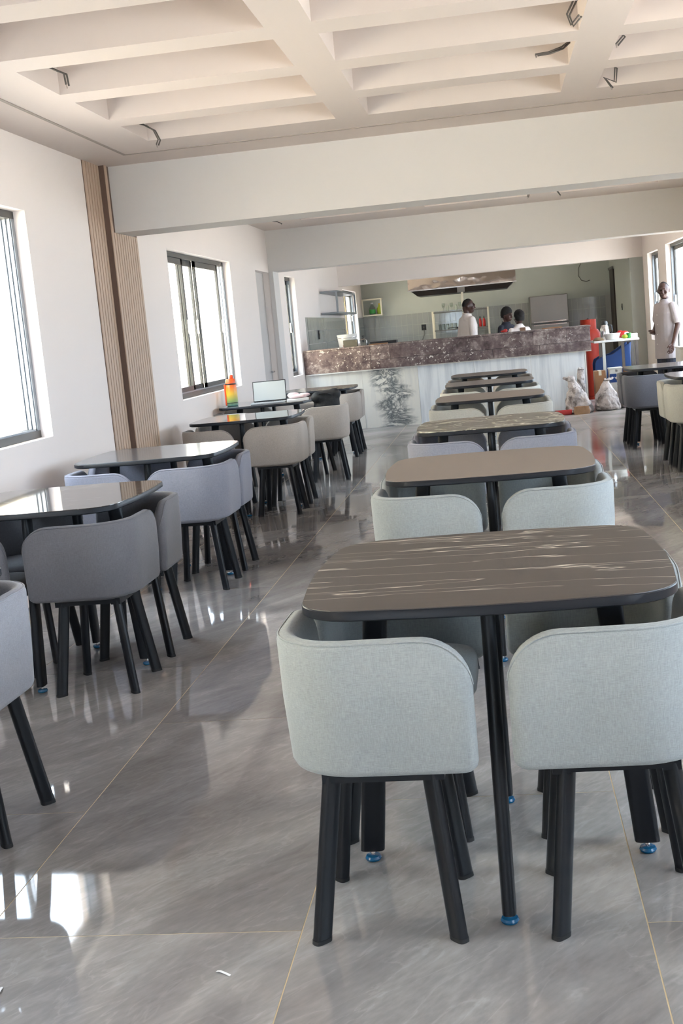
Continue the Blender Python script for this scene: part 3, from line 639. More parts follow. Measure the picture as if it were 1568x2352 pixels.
# ================================================================ SERVING COUNTER
CY = 17.22
ctr = empty('serving_counter', (0, CY, 0)); tag(ctr, 'long unfinished granite serving counter with ink-veined stone front', 'counter')
B(XL+0.003, 1.22, 0.06, 0.52, 0, 0.835).build('core', M['tgrout'], ctr)
B(XL+0.003, 1.30, 0.02, 0.60, 0.84, 1.16).build('top_core', M['granite'], ctr)
ups = [-2.746, -1.78, -1.50, -0.72, 0.52, 0.98, 1.31]
for i in range(len(ups)-1):
    B(ups[i]+0.002, ups[i+1]-0.002, 0.0+0.003*(i % 2), 0.02, 0.975 if i else 0.845, 1.165+0.004*(i % 3)).build('facing_slab', M['granite'], ctr, bevel=0.003)
los = [-1.78, -1.22, -0.05, 0.60, 1.31]
for i in range(len(los)-1): B(los[i]+0.002, los[i+1]-0.002, -0.03, 0.02, 0.842, 0.972).build('facing_slab', M['granite'], ctr, bevel=0.003)
cap = [-2.746, -1.6, -0.55, 0.45, 1.32]
for i in range(len(cap)-1): B(cap[i]+0.002, cap[i+1]-0.002, -0.01, 0.62, 1.166, 1.186).build('coping_slab', M['granite'], ctr, bevel=0.004)
bs = [(-2.746, -1.93, 'slabc'), (-1.93, -1.13, 'ink'), (-1.13, -0.33, 'slab'), (-0.33, 0.47, 'slab'), (0.47, 1.22, 'slab')]
for a, b_, mt in bs: B(a+0.0015, b_-0.0015, 0.035, 0.06, 0.0, 0.838).build('front_panel', M[mt], ctr)
B(1.22, 1.235, 0.03, 0.52, 0, 0.838).build('end_panel', M['slabc'], ctr)
B(1.235, 1.25, 0.05, 0.075, 0, 0.838).build('end_strip', plain('dark_red_strip', srgb(110, 44, 32), 0.6), ctr)
B(XL+0.02, 1.31, -0.012, 0.0, 0.828, 0.842).build('lower_lip', M['slabc'], ctr)

# things on the counter
def thing_mesh(name, mb, mat, label, cat, loc=(0, 0, 0), smooth=None, bevel=None, rz=0, group=None):
    o = mb.build(name, mat, smooth=smooth, bevel=bevel, loc=loc); o.rotation_euler = (0, 0, rz); tag(o, label, cat, group); return o
CT = 1.186
bk = empty('plastic_bucket', (-2.13, 17.52, CT)); tag(bk, 'white plastic bucket with ribbed rim on the counter', 'bucket')
MB().lathe([(0.118, 0), (0.122, 0.004), (0.138, 0.13), (0.145, 0.132), (0.145, 0.145), (0.139, 0.147), (0.141, 0.16), (0.147, 0.162), (0.147, 0.18), (0.138, 0.182), (0.13, 0.17), (0.11, 0.01)], 28).build('body', M['plastic_w'], bk, 40)
MB().tube([(0.145*math.cos(a), 0.145*math.sin(a)*-1, 0.15-0.02*math.sin(a)) for a in [k*math.pi/12 for k in range(13)]], 0.004, 6).build('bail', M['chrome'], bk, 60)
B(-0.05, 0.0, -0.133, -0.120, 0.01, 0.03).build('label_band', M['red'], bk)
thing_mesh('carton', B(-0.1, 0.1, -0.06, 0.06, 0, 0.10), plain('olive_carton', srgb(104, 98, 82), 0.8), 'small olive-grey carton before the white bucket', 'carton', (-2.06, 17.32, CT), bevel=0.004)
tp = empty('tap', (-1.86, 17.62, CT)); tag(tp, 'small chrome swan-neck tap beside the carton', 'tap')
MB().lathe([(0.022, 0), (0.022, 0.01), (0.012, 0.014), (0.012, 0.03)], 14).build('base', M['chrome'], tp, 40)
MB().tube([(0, 0, 0.03), (0, 0, 0.07), (-0.03, -0.02, 0.09), (-0.07, -0.05, 0.088), (-0.09, -0.06, 0.07)], 0.008, 8).build('spout', M['chrome'], tp, 60)
tr = empty('serving_tray', (-1.60, 17.55, CT)); tag(tr, 'flat black tray lying on the counter', 'tray')
MB().box(-0.18, 0.18, -0.12, 0.12, 0, 0.008).build('base', M['plastic_bk'], tr)
MB().box(-0.19, 0.19, -0.13, -0.12, 0, 0.04).box(-0.19, 0.19, 0.12, 0.13, 0, 0.04).box(-0.19, -0.18, -0.12, 0.12, 0, 0.04).box(0.18, 0.19, -0.12, 0.12, 0, 0.04).build('rim', M['plastic_bk'], tr)
thing_mesh('chopping_board', B(-0.13, 0.13, -0.08, 0.08, 0, 0.014), M['card'], 'thin brown board in front of the black tray', 'board', (-1.66, 17.33, CT), bevel=0.004)
thing_mesh('chopping_board', B(-0.14, 0.14, -0.09, 0.09, 0, 0.014), M['card'], 'thin tan board at the right end of the counter', 'board', (0.80, 17.45, CT), bevel=0.004)

# ================================================================ KITCHEN
# extractor hood
hd = empty('extractor_hood', (-0.55, 23.2, 1.95)); tag(hd, 'long stainless steel extractor hood hanging over the kitchen', 'hood')
h = MB(); h.rings([[Vector((-1.0, -0.35, 0.10)), Vector((1.0, -0.35, 0.10)), Vector((1.0, 0.9, 0.10)), Vector((-1.0, 0.9, 0.10))],
                   [Vector((-1.0, -0.33, 0.42)), Vector((1.0, -0.33, 0.42)), Vector((1.0, 0.9, 0.42)), Vector((-1.0, 0.9, 0.42))]])
h.build('canopy', M['hood'], hd)
MB().rings([[Vector((-0.84, -0.22, -0.005)), Vector((0.84, -0.22, -0.005)), Vector((0.84, 0.8, -0.005)), Vector((-0.84, 0.8, -0.005))],
            [Vector((-0.96, -0.34, 0.10)), Vector((0.96, -0.34, 0.10)), Vector((0.96, 0.88, 0.10)), Vector((-0.96, 0.88, 0.10))]]).build('filter_tray', plain('dark_hood_inside', srgb(70, 62, 56), 0.35, metal=0.7), hd)
B(-0.09, 0.05, -0.36, -0.30, -0.005, 0.11).build('bracket', M['steel'], hd)
MB().box(-1.01, 1.01, -0.365, -0.35, 0.09, 0.11).build('lip', M['chrome'], hd)
MB().box(-0.3, 0.3, 0.1, 0.6, 0.42, 0.785).build('duct', M['steel'], hd)
thing_mesh('hood_pole', MB().lathe([(0.022, 0), (0.022, 1.945)], 12), M['yellowpipe'], 'cream pole standing below the extractor hood', 'pole', (-0.55, 22.86, 0), 40)
# steel rack with glasses
rk = empty('steel_rack', (-0.68, 25.45, 0)); tag(rk, 'cream-framed steel rack against the tiled wall', 'rack')
for sx in (-0.57, 0.57):
    for sy in (-0.18, 0.18): B(sx-0.018, sx+0.018, sy-0.018, sy+0.018, 0, 1.66).build('post', M['yellowpipe'], rk)
for z in (0.35, 1.25, 1.62): B(-0.56, 0.56, -0.17, 0.17, z, z+0.02).build('shelf', M['steel'], rk)
gl = glassmat('clear_tumbler', (0.86, 0.88, 0.86, 1))
tum = MB().lathe([(0.026, 0), (0.030, 0.12), (0.028, 0.12), (0.024, 0.008)], 14).mesh('tumbler', gl, 40)
wine = MB().lathe([(0.03, 0), (0.028, 0.004), (0.004, 0.01), (0.004, 0.06), (0.028, 0.09), (0.034, 0.13), (0.03, 0.17), (0.028, 0.17), (0.03, 0.13), (0.02, 0.09)], 14).mesh('goblet', gl, 40)
for k in range(7):
    o = bpy.data.objects.new('drinking_glass', wine if k in (0, 2, 4) else tum); col.objects.link(o); o.location = (-1.02+k*0.085, 25.36+0.03*(k % 2), 1.64)
    tag(o, ['leftmost goblet', 'second glass from the left', 'third glass, a goblet,', 'fourth glass, a tumbler,', 'fifth glass, a goblet,', 'sixth glass from the left', 'rightmost tumbler'][k] + ' on top of the steel rack', 'glass', 'glasses on the rack top')
for k in range(5):
    o = bpy.data.objects.new('drinking_glass', tum); col.objects.link(o); o.location = (-1.12+k*0.08, 25.40, 1.27)
    tag(o, ['leftmost', 'second', 'third', 'fourth', 'rightmost'][k] + ' clear tumbler from the left on the middle rack shelf', 'glass', 'tumblers on the rack middle shelf')
pan = empty('frying_pan', (-0.82, 25.33, 1.275)); tag(pan, 'flat dark pan on the middle rack shelf', 'pan')
MB().lathe([(0.10, 0), (0.12, 0.035), (0.115, 0.035), (0.095, 0.006)], 20, (0.16, 0, 0)).build('bowl', M['plastic_bk'], pan, 40)
pan.location.z = 1.27
B(-0.14, 0.05, -0.012, 0.012, 0.022, 0.036).build('handle', M['plastic_bk'], pan)
for k, xx in enumerate((-0.285, -0.205)):
    bo = empty('sauce_bottle', (xx, 25.36, 1.27)); tag(bo, ('left' if k == 0 else 'right') + ' of two red sauce bottles on the steel rack', 'bottle', 'red sauce bottles')
    MB().lathe([(0.026, 0), (0.029, 0.004), (0.029, 0.11), (0.022, 0.15), (0.012, 0.17)], 16).build('body', M['red'], bo, 40)
    MB().lathe([(0.014, 0.17), (0.014, 0.18), (0.005, 0.215)], 12).build('nozzle', plain('dark_green_cap', srgb(30, 60, 50), 0.4), bo, 40)
thing_mesh('enamel_mug', MB().lathe([(0.035, 0), (0.04, 0.004), (0.042, 0.09), (0.038, 0.09), (0.034, 0.008)], 16), M['yellowpipe'], 'cream mug on the rack top behind the white-shirted man', 'mug', (-0.40, 25.36, 1.64), 40)
# fridge
fg = empty('refrigerator', (1.12, 25.35, 0)); tag(fg, 'tall two-door stainless refrigerator against the back wall', 'refrigerator')
B(-0.38, 0.38, -0.27, 0.40, 0.03, 1.77).build('cabinet', plain('fridge_side', srgb(120, 118, 114), 0.4, metal=0.5), fg, bevel=0.006)
for nm, z0, z1 in (('lower_door', 0.05, 1.205), ('upper_door', 1.225, 1.77)):
    dr = B(-0.38, 0.38, -0.33, -0.272, z0, z1).build(nm, M['steel'], fg, bevel=0.012)
    zz = z1-0.03 if nm == 'lower_door' else z0+0.01
    B(-0.33, 0.33, -0.36, -0.33, zz, zz+0.022).build('handle', M['chrome'], dr)
# shelves on the walls
def wall_shelf(loc, L, dep, hgt, axis, mat, label):
    s = empty('wall_shelf', loc); tag(s, label, 'shelf')
    for k, z in enumerate((0, hgt)):
        (B(0, dep, 0, L, z, z+0.03) if axis == 'y' else B(0, L, -dep, 0, z, z+0.03)).build('board', mat, s, bevel=0.003)
    for a in (0.0, L-0.03):
        (B(dep-0.03, dep, a, a+0.03, 0.03, hgt) if axis == 'y' else B(a, a+0.03, -dep, -dep+0.03, 0.03, hgt)).build('upright', M['yellowpipe'] if axis == 'x' else M['alu2'], s)
    return s
wall_shelf((XL+0.016, 19.4, 1.71), 2.6, 0.28, 0.34, 'y', M['alu2'], 'two-tier steel shelf on the kitchen left wall')
wall_shelf((XL+0.03, 25.74, 1.69), 0.42, 0.30, 0.33, 'x', M['yellowpipe'], 'small two-tier shelf in the kitchen corner')
jg = empty('juice_bottle', (-2.52, 25.58, 1.72)); tag(jg, 'clear squeeze bottle with green label on the corner shelf', 'bottle')
MB().lathe([(0.06, 0), (0.065, 0.01), (0.065, 0.14), (0.03, 0.2), (0.02, 0.22)], 18).build('body', gl, jg, 40)
MB().lathe([(0.067, 0.02), (0.067, 0.11)], 18).build('label_band', M['green'], jg, 40); MB().lathe([(0.024, 0.22), (0.024, 0.25)], 14).build('cap', M['plastic_w'], jg, 40)
yb = empty('oil_bottle', (-2.37, 25.62, 1.72)); tag(yb, 'yellow-green oil bottle at the shelf end', 'bottle')
MB().lathe([(0.05, 0), (0.055, 0.01), (0.055, 0.12), (0.02, 0.18), (0.02, 0.2)], 16).build('body', M['lime'], yb, 40); MB().lathe([(0.022, 0.2), (0.022, 0.225)], 12).build('cap', M['yellow'], yb, 40)
# switches and loose cables on the kitchen walls
def switch(loc, axis, label):
    s = empty('wall_socket', loc); tag(s, label, 'socket')
    (B(0, 0.012, -0.045, 0.045, -0.07, 0.07) if axis == 'l' else B(-0.012, 0, -0.04, 0.04, -0.06, 0.06) if axis == 'r' else B(-0.05, 0.05, -0.014, 0, -0.06, 0.06)).build('plate', M['plastic_bk'], s, bevel=0.003)
    (B(0.012, 0.018, -0.012, 0.012, -0.02, 0.02) if axis == 'l' else B(-0.018, -0.012, -0.012, 0.012, -0.02, 0.02) if axis == 'r' else B(-0.012, 0.012, -0.02, -0.014, -0.02, 0.02)).build('rocker', M['wire'], s)
switch((XL+0.016, 18.88, 1.40), 'l', 'dark wall switch on the left kitchen tiles')
switch((XL+0.016, 25.25, 1.24), 'l', 'dark wall socket below the corner shelf')
switch((2.42, 23.6, 1.40), 'r', 'dark switch on the kitchen right wall')
switch((-1.48, YB-0.021, 1.36), 'b', 'black double socket on the back wall tiles')
thing_mesh('loose_cable', MB().tube([(1.87, YB-0.008, 2.40), (1.80, YB-0.012, 2.27), (1.79, YB-0.012, 2.12), (1.85, YB-0.012, 2.02), (1.95, YB-0.012, 1.99), (2.02, YB-0.012, 2.01)], 0.006, 6), M['wire'], 'thin cable curling down the bare kitchen wall', 'cable', smooth=60)
thing_mesh('appliance_cable', MB().tube([(-1.48, YB-0.05, 1.33), (-1.47, YB-0.06, 1.22), (-1.52, YB-0.05, 1.12), (-1.62, YB-0.04, 1.0)], 0.007, 6), M['wire'], 'black cable hanging from the double socket', 'cable', smooth=60)

# ================================================================ CEILING WIRES
def wires(x, y, z, pts, label, r=0.005):
    w = MB()
    for off in ((0, 0, 0), (0.012, 0.006, -0.006)):
        w.tube([(x+p[0]+off[0]*(1 if i else 0), y+p[1]+off[1], z+p[2]+off[2]) for i, p in enumerate(pts)], r, 6)
    o = w.build('loose_wire', M['wire'], smooth=60); tag(o, label, 'wire', 'loose wires left for the ceiling lights')
    tip = MB().tube([(x+pts[-1][0], y+pts[-1][1], z+pts[-1][2]), (x+pts[-1][0]+0.004, y+pts[-1][1], z+pts[-1][2]-0.018)], r*0.7, 6).build('bare_tip', M['chrome'], o, 60)
ZI = ZC + 0.10
wires(-2.14, 5.16, ZI, [(0, 0, 0), (0.02, -0.01, -0.09), (0.035, 0, -0.16), (0.03, 0.01, -0.24), (0.045, 0, -0.32), (0.04, 0, -0.40)], 'long twisted wire hanging at the left picture edge', 0.006)
wires(-2.14, 5.97, ZI, [(0, 0, 0), (0.05, -0.02, -0.02), (0.10, -0.04, -0.05), (0.15, -0.05, -0.075), (0.155, -0.05, -0.13)], 'wire poking out of the third coffer from the beam, left side')
wires(-2.14, 6.60, ZI, [(0, 0, 0), (0.06, -0.03, -0.05), (0.12, -0.04, -0.055), (0.16, -0.02, -0.02)], 'wire loop in the second coffer from the beam, left side')
wires(-2.14, 7.62, ZI, [(0, 0, -0.02), (0.06, -0.02, -0.05), (0.12, -0.03, -0.09), (0.145, -0.03, -0.15), (0.13, -0.03, -0.18)], 'forked wire in the left coffer nearest the beam')
wires(0.51, 5.95, ZI, [(0, 0, 0), (-0.04, 0, -0.03), (-0.075, 0, -0.09), (-0.06, 0, -0.14), (-0.02, 0, -0.10)], 'coiled wire at the top right of the middle coffers')
wires(0.51, 6.85, ZI, [(0, 0, -0.02), (-0.05, -0.01, -0.05), (-0.12, -0.02, -0.07), (-0.19, -0.03, -0.075)], 'wire lying flat out of a middle coffer')
wires(0.725, 6.0, ZI, [(0, 0, 0), (0.05, -0.01, -0.02), (0.10, -0.01, -0.01), (0.15, -0.01, 0.0)], 'short wire in the upper right coffer')
wires(0.725, 6.85, ZI, [(0, 0, -0.02), (0.03, -0.01, 0.0), (0.06, -0.01, -0.03), (0.02, -0.01, -0.07)], 'small curled wire in the middle right coffer')
wires(0.725, 7.70, ZI, [(0, 0, -0.04), (0.05, -0.02, 0.0), (0.10, -0.02, -0.03), (0.09, -0.02, -0.11), (0.03, -0.02, -0.08), (0.07, -0.02, -0.14)], 'tangled wire in the right coffer nearest the beam')
wires(-2.14, 13.95, ZI, [(0, 0, 0), (0.06, -0.02, 0.0), (0.12, -0.04, -0.05)], 'small wire loop past the first beam on the left')
wires(-2.44, 13.98, ZC, [(0, 0, 0), (0.05, -0.01, -0.01), (0.10, -0.02, -0.04)], 'short wire end near the far left ceiling corner')
wires(0.46, 13.9, ZI, [(0, 0, 0), (-0.03, 0, -0.05), (-0.05, 0, -0.10)], 'left of two short wires past the first beam')
wires(0.51, 14.05, ZI, [(0, 0, 0), (-0.02, 0, -0.04), (-0.04, 0, -0.13)], 'middle short wire past the first beam')
wires(0.725, 14.0, ZI, [(0, 0, 0), (0.05, 0, -0.07), (0.10, 0, -0.15)], 'slanting wire past the first beam on the right')
#PART3
# ================================================================ PASSAGE BESIDE THE COUNTER
gc = empty('gas_cylinder', (1.46, 19.5, 0)); tag(gc, 'tall orange-red gas cylinder behind the counter end', 'gas cylinder')
MB().lathe([(0.165, 0), (0.165, 0.05), (0.18, 0.06), (0.185, 0.10), (0.185, 0.98), (0.175, 1.04), (0.14, 1.09), (0.06, 1.11)], 28).build('tank', M['orange_red'], gc, 40)
sh_ = MB(); sh_.rings([[Vector((0.125*math.cos(a), 0.125*math.sin(a), z)) for a in [R(20+k*14) for k in range(24)]] + [Vector((0.115*math.cos(a), 0.115*math.sin(a), z)) for a in [R(20+k*14) for k in reversed(range(24))]] for z in (1.08, 1.25)])
sh_.build('valve_guard', M['orange_red'], gc, 40)
MB().lathe([(0.025, 1.10), (0.025, 1.18), (0.04, 1.19), (0.04, 1.23), (0.012, 1.27)], 14).build('valve', M['plastic_bk'], gc, 40)

wt = empty('work_table', (1.72, 17.95, 0)); tag(wt, 'small white-topped work table with thin pale legs', 'table')
B(-0.33, 0.30, -0.30, 0.35, 0.915, 0.945).build('top', M['plastic_w'], wt, bevel=0.004)
for sx, sy in ((-0.20, -0.27), (0.07, -0.25), (0.26, -0.27), (-0.20, 0.30), (0.26, 0.30)): B(sx-0.02, sx+0.02, sy-0.02, sy+0.02, 0, 0.915).build('leg', plain('pale_metal_leg', srgb(190, 190, 182), 0.4) if sy < -0.26 and sx < 0 else M['steel'], wt)
WZ = 0.945
thing_mesh('wash_basin', MB().lathe([(0.085, 0), (0.09, 0.003), (0.115, 0.08), (0.125, 0.083), (0.122, 0.088), (0.11, 0.084), (0.085, 0.01)], 24), M['plastic_w'], 'round white plastic basin on the work table', 'basin', (1.66, 17.80, WZ), 40)
kt = empty('vacuum_flask', (1.585, 18.10, WZ)); tag(kt, 'steel vacuum flask with black lid behind the basin', 'flask')
MB().lathe([(0.062, 0), (0.066, 0.01), (0.066, 0.12), (0.055, 0.19), (0.045, 0.215)], 20).build('body', M['chrome'], kt, 40)
MB().lathe([(0.047, 0.215), (0.05, 0.225), (0.045, 0.265), (0.02, 0.28)], 18).build('lid', M['plastic_bk'], kt, 40)
MB().tube([(0.05, 0, 0.21), (0.10, 0, 0.20), (0.11, 0, 0.12), (0.066, 0, 0.06)], 0.009, 8).build('handle', M['plastic_bk'], kt, 60)
rp = MB().ell((0, 0, 0.055), (0.085, 0.05, 0.055)).ell((-0.05, 0.01, 0.075), (0.05, 0.04, 0.045))
ro = thing_mesh('food_packet', rp, M['red'], 'crumpled red and white packet behind the basin', 'packet', (1.84, 17.98, WZ), 60)
MB().ell((0.035, -0.045, 0.06), (0.035, 0.012, 0.03)).build('print_patch', M['pink'], ro, 60)
thing_mesh('plastic_cup', MB().lathe([(0.028, 0), (0.03, 0.004), (0.036, 0.075), (0.033, 0.075), (0.026, 0.008)], 18), M['green'], 'green plastic cup on the work table', 'cup', (1.885, 17.72, WZ), 40)
thing_mesh('lime_fruit', MB().ell((0, 0, 0.03), (0.045, 0.035, 0.03)), M['lime'], 'small lime-green lump beside the green cup', 'fruit', (1.825, 17.70, WZ), 60)
for k in range(3): thing_mesh('food_tub', MB().box(-0.05, 0.05, -0.05, 0.05, 0, 0.02), M['plastic_w'], ('lowest', 'middle', 'topmost')[k] + ' of three white tubs stacked at the table end', 'tub', (1.955, 17.74, WZ+k*0.022), bevel=0.006, group='white tubs on the work table')
thing_mesh('wicker_mat', MB().lathe([(0.075, 0), (0.08, 0.01), (0.06, 0.035), (0.02, 0.05)], 16), plain('brown_wicker', srgb(120, 98, 72), 0.85, bump=0.5, bscale=120), 'low brown woven mound at the left table end', 'basket', (1.46, 17.74, WZ), 50)

pc = empty('plastic_chair', (1.66, 18.22, 0)); tag(pc, 'blue moulded plastic armchair under the work table', 'chair')
MB().box(-0.2, 0.2, -0.2, 0.2, 0.40, 0.425).build('seat', M['blue_pl'], pc, bevel=0.01)
bkm = MB(); bkm.rings([[Vector((0.20+0.06*t, y, 0.42+0.46*t)) for y in (-0.19, 0.19)] + [Vector((0.225+0.06*t, y, 0.42+0.46*t)) for y in (0.19, -0.19)] for t in (0, 0.25, 0.5, 0.75, 1)])
bkm.build('backrest', M['blue_pl'], pc, bevel=0.008)
for sy in (-1, 1):
    MB().rings([[Vector((x, sy*0.235-0.025, z)), Vector((x, sy*0.235+0.025, z)), Vector((x, sy*0.235+0.025, zb)), Vector((x, sy*0.235-0.025, zb))] for x, z, zb in ((-0.25, 0.60, 0.34), (-0.23, 0.66, 0.34), (-0.16, 0.70, 0.36), (0.0, 0.73, 0.40), (0.12, 0.80, 0.42), (0.26, 0.88, 0.44))]).build('arm', M['blue_pl'], pc, bevel=0.006)
for sx in (-0.21, 0.20):
    for sy in (-0.2, 0.2): MB().oval((sx*1.1, sy*1.05, 0), (sx, sy, 0.40), 0.022, 0.022).build('leg', M['blue_pl'], pc, 50)
jc = empty('jerrycan', (1.62, 18.14, 0.425)); tag(jc, 'yellow plastic jerrycan standing on the blue chair', 'jerrycan')
B(-0.085, 0.085, -0.05, 0.05, 0, 0.20).build('body', M['yellow'], jc, bevel=0.02)
MB().tube([(-0.05, 0, 0.19), (-0.04, 0, 0.225), (0.02, 0, 0.225), (0.03, 0, 0.19)], 0.011, 8).build('handle', M['yellow'], jc, 60); MB().lathe([(0.018, 0.2), (0.018, 0.225)], 12, (0.06, 0, 0)).build('cap', M['red'], jc, 40)
def carton(x0, x1, y0, y1, h, label, z=0):
    o = empty('cardboard_box', ((x0+x1)/2, (y0+y1)/2, z)); tag(o, label, 'box'); w, d = (x1-x0)/2, (y1-y0)/2
    B(-w, w, -d, d, 0, h).build('body', M['card'], o, bevel=0.004)
    B(-w, w, -d-0.001, d+0.001, h-0.0, h+0.003).build('flap', M['card'], o); B(-0.02, 0.02, -d-0.002, d+0.002, h-0.06, h+0.0045).build('tape', M['yellowpipe'], o)
carton(1.345, 1.50, 17.36, 17.60, 0.53, 'brown carton standing against the counter end')
carton(1.76, 1.93, 17.34, 17.60, 0.55, 'brown carton right of the white paint pail')
carton(1.535, 1.74, 17.34, 17.60, 0.18, 'low brown carton under the white paint pail')
pl = empty('paint_pail', (1.64, 17.47, 0.1845)); tag(pl, 'square white paint pail with a dark blue label', 'pail')
B(-0.092, 0.092, -0.085, 0.085, 0, 0.37).build('body', M['plastic_w'], pl, bevel=0.015)
B(-0.097, 0.097, -0.09, 0.09, 0.355, 0.378).build('lid', M['plastic_w'], pl, bevel=0.006)
B(-0.085, 0.01, -0.088, -0.0852, 0.17, 0.29).build('label_panel', M['blue_lab'], pl)
MB().box(0.0, 0.012, -0.0875, -0.0852, 0.315, 0.35).box(0.018, 0.024, -0.0875, -0.0852, 0.318, 0.345).build('print_mark', M['navy'], pl)

def sack(loc, rz, rows, label, n=22, seed=1, lump=0.10):
    rnd = random.Random(seed); ph = [rnd.uniform(0, 6.28) for _ in range(8)]; rs = []
    for i, (z, cx_, cy_, rx, ry) in enumerate(rows):
        ring = []
        for j in range(n):
            a = 2*math.pi*j/n
            k = 1 + lump*(math.sin(3*a+ph[0]+i*0.8)*0.5 + math.sin(5*a+ph[1]-i*1.3)*0.35 + math.sin(8*a+ph[2]+i*2.1)*0.25)
            ring.append(Vector((cx_+rx*k*math.cos(a), cy_+ry*k*math.sin(a), max(0, z + 0.012*math.sin(4*a+ph[3]+i) if i else z))))
        rs.append(ring)
    o = empty('cement_sack', loc, rz); tag(o, label, 'sack', 'dusty sacks by the counter')
    b_ = MB().rings(rs).build('bag', M['sack'], o, 180)
    sd = b_.modifiers.new('soft', 'SUBSURF'); sd.levels = 2; sd.render_levels = 3
    ct_ = bpy.data.textures.new('sack_crease', 'CLOUDS'); ct_.noise_scale = 0.09; ct_.noise_depth = 3
    dp = b_.modifiers.new('crease', 'DISPLACE'); dp.texture = ct_; dp.texture_coords = 'GLOBAL'; dp.strength = 0.055; dp.mid_level = 0.55
    t = rows[-3]; MB().tube([(t[1]+(t[3]+0.006)*math.cos(a), t[2]+(t[4]+0.006)*math.sin(a), t[0]) for a in [k*math.pi/6 for k in range(13)]], 0.006, 6).build('tie', M['wire'], o, 60)
sack((1.08, 16.96, 0), 0, [(0, 0, 0, 0.15, 0.12), (0.02, 0, 0, 0.19, 0.15), (0.08, 0, 0, 0.20, 0.15), (0.16, -0.01, 0, 0.17, 0.13), (0.24, -0.02, 0, 0.135, 0.11), (0.32, -0.03, 0, 0.10, 0.09), (0.40, -0.065, 0, 0.07, 0.06), (0.45, -0.085, 0, 0.04, 0.035), (0.485, -0.105, 0, 0.06, 0.02), (0.50, -0.13, 0, 0.085, 0.012)], 'white sack with a twisted neck before the counter', seed=3)
sack((1.48, 17.05, 0), 0.2, [(0, 0, 0, 0.13, 0.12), (0.02, 0, 0, 0.165, 0.15), (0.08, 0, 0, 0.17, 0.15), (0.16, -0.01, 0, 0.15, 0.14), (0.24, -0.01, 0, 0.12, 0.12), (0.32, -0.01, 0, 0.085, 0.09), (0.38, -0.01, 0, 0.05, 0.06), (0.41, 0.0, 0, 0.035, 0.03), (0.43, 0.02, 0, 0.06, 0.02), (0.44, 0.04, 0, 0.075, 0.012)], 'white sack standing in front of the work table', seed=5)
sack((1.755, 17.20, 0), -0.3, [(0, 0, 0, 0.07, 0.07), (0.02, 0, 0, 0.10, 0.09), (0.10, 0, 0, 0.12, 0.10), (0.18, 0.0, 0, 0.125, 0.10), (0.26, 0.0, 0, 0.11, 0.09), (0.32, -0.03, 0, 0.085, 0.07), (0.37, -0.07, 0, 0.06, 0.05), (0.40, -0.09, 0, 0.035, 0.035), (0.42, -0.11, 0, 0.045, 0.03), (0.44, -0.12, 0, 0.05, 0.02)], 'pinkish sack slumped behind the second white sack', seed=8)
sack((1.145, 17.16, 0.0), 0, [(0, 0, 0, 0.05, 0.025), (0.02, 0, 0, 0.065, 0.03), (0.2, 0, 0, 0.06, 0.03), (0.38, 0, 0, 0.05, 0.03), (0.46, 0.0, 0, 0.055, 0.035), (0.52, 0.0, 0, 0.05, 0.035), (0.56, 0.0, 0, 0.045, 0.03), (0.585, 0.0, 0, 0.035, 0.025), (0.60, 0, 0, 0.035, 0.02), (0.61, 0, 0, 0.03, 0.015)], 'folded empty sack leaning on the counter front', seed=11, lump=0.06)
st_ = MB(); rnd = random.Random(4)
st_.rings([[Vector(((0.11+rnd.uniform(-.012, .012))*math.copysign(abs(math.cos(a))**0.5, math.cos(a))*k, (0.06+rnd.uniform(-.01, .01))*math.copysign(abs(math.sin(a))**0.5, math.sin(a))*k, z+rnd.uniform(-.004, .004) if z else 0)) for a in [j*math.pi/7 for j in range(14)]] for z, k in ((0, 0.95), (0.03, 1.03), (0.07, 1.0), (0.105, 0.9))])
thing_mesh('stone_block', st_, M['stone'], 'rough tan stone block before the twisted sack', 'stone', (1.10, 16.74, 0), 50)
rl = empty('paint_roller', (0.85, 16.76, 0.036)); tag(rl, 'red roller sleeve lying on the floor', 'roller')
MB().tube([(-0.115, 0, 0), (-0.112, 0, 0), (0.112, 0, 0), (0.115, 0, 0)], [0.030, 0.036, 0.036, 0.030], 18).build('sleeve', plain('red_nap', srgb(176, 58, 58), 0.9, bump=0.5, bscale=150), rl, 50)
MB().tube([(-0.13, 0, 0), (0.13, 0, 0)], 0.010, 10).build('core', M['plastic_w'], rl, 60)
wc = empty('storage_bin', (2.45, 15.95, 0)); tag(wc, 'white storage bin beside the standing man', 'bin')
B(-0.155, 0.155, -0.2, 0.2, 0, 0.80).build('body', M['plastic_w'], wc, bevel=0.012); B(-0.16, 0.16, -0.205, 0.205, 0.80, 0.825).build('lid', M['plastic_w'], wc, bevel=0.006)
B(-0.03, 0.03, -0.03, 0.03, 0.825, 0.86).build('knob', M['plastic_bk'], wc, bevel=0.006)

# ================================================================ THINGS ON THE LAPTOP TABLE
LX, LY = -2.28, 11.78
bt = empty('drinking_flask', (-2.60, 11.62, TH)); tag(bt, 'large orange to green drinking flask on the laptop table', 'flask')
MB().lathe([(0.050, 0), (0.056, 0.004), (0.057, 0.02), (0.056, 0.17), (0.052, 0.20), (0.047, 0.215)], 28).build('body', gradient_z('flask_gradient', [(0.0, srgb(70, 120, 118)), (0.25, srgb(150, 168, 90)), (0.55, srgb(226, 180, 50)), (0.85, srgb(238, 120, 36)), (1.0, srgb(236, 92, 28))], 0.0, 0.215), bt, 40)
MB().lathe([(0.050, 0.213), (0.050, 0.225), (0.046, 0.26), (0.040, 0.268)], 24).build('lid', plain('orange_lid', srgb(236, 90, 30), 0.4), bt, 40)
MB().lathe([(0.0515, 0.210), (0.0525, 0.216), (0.0515, 0.222)], 24).build('band', M['plastic_bk'], bt, 40)
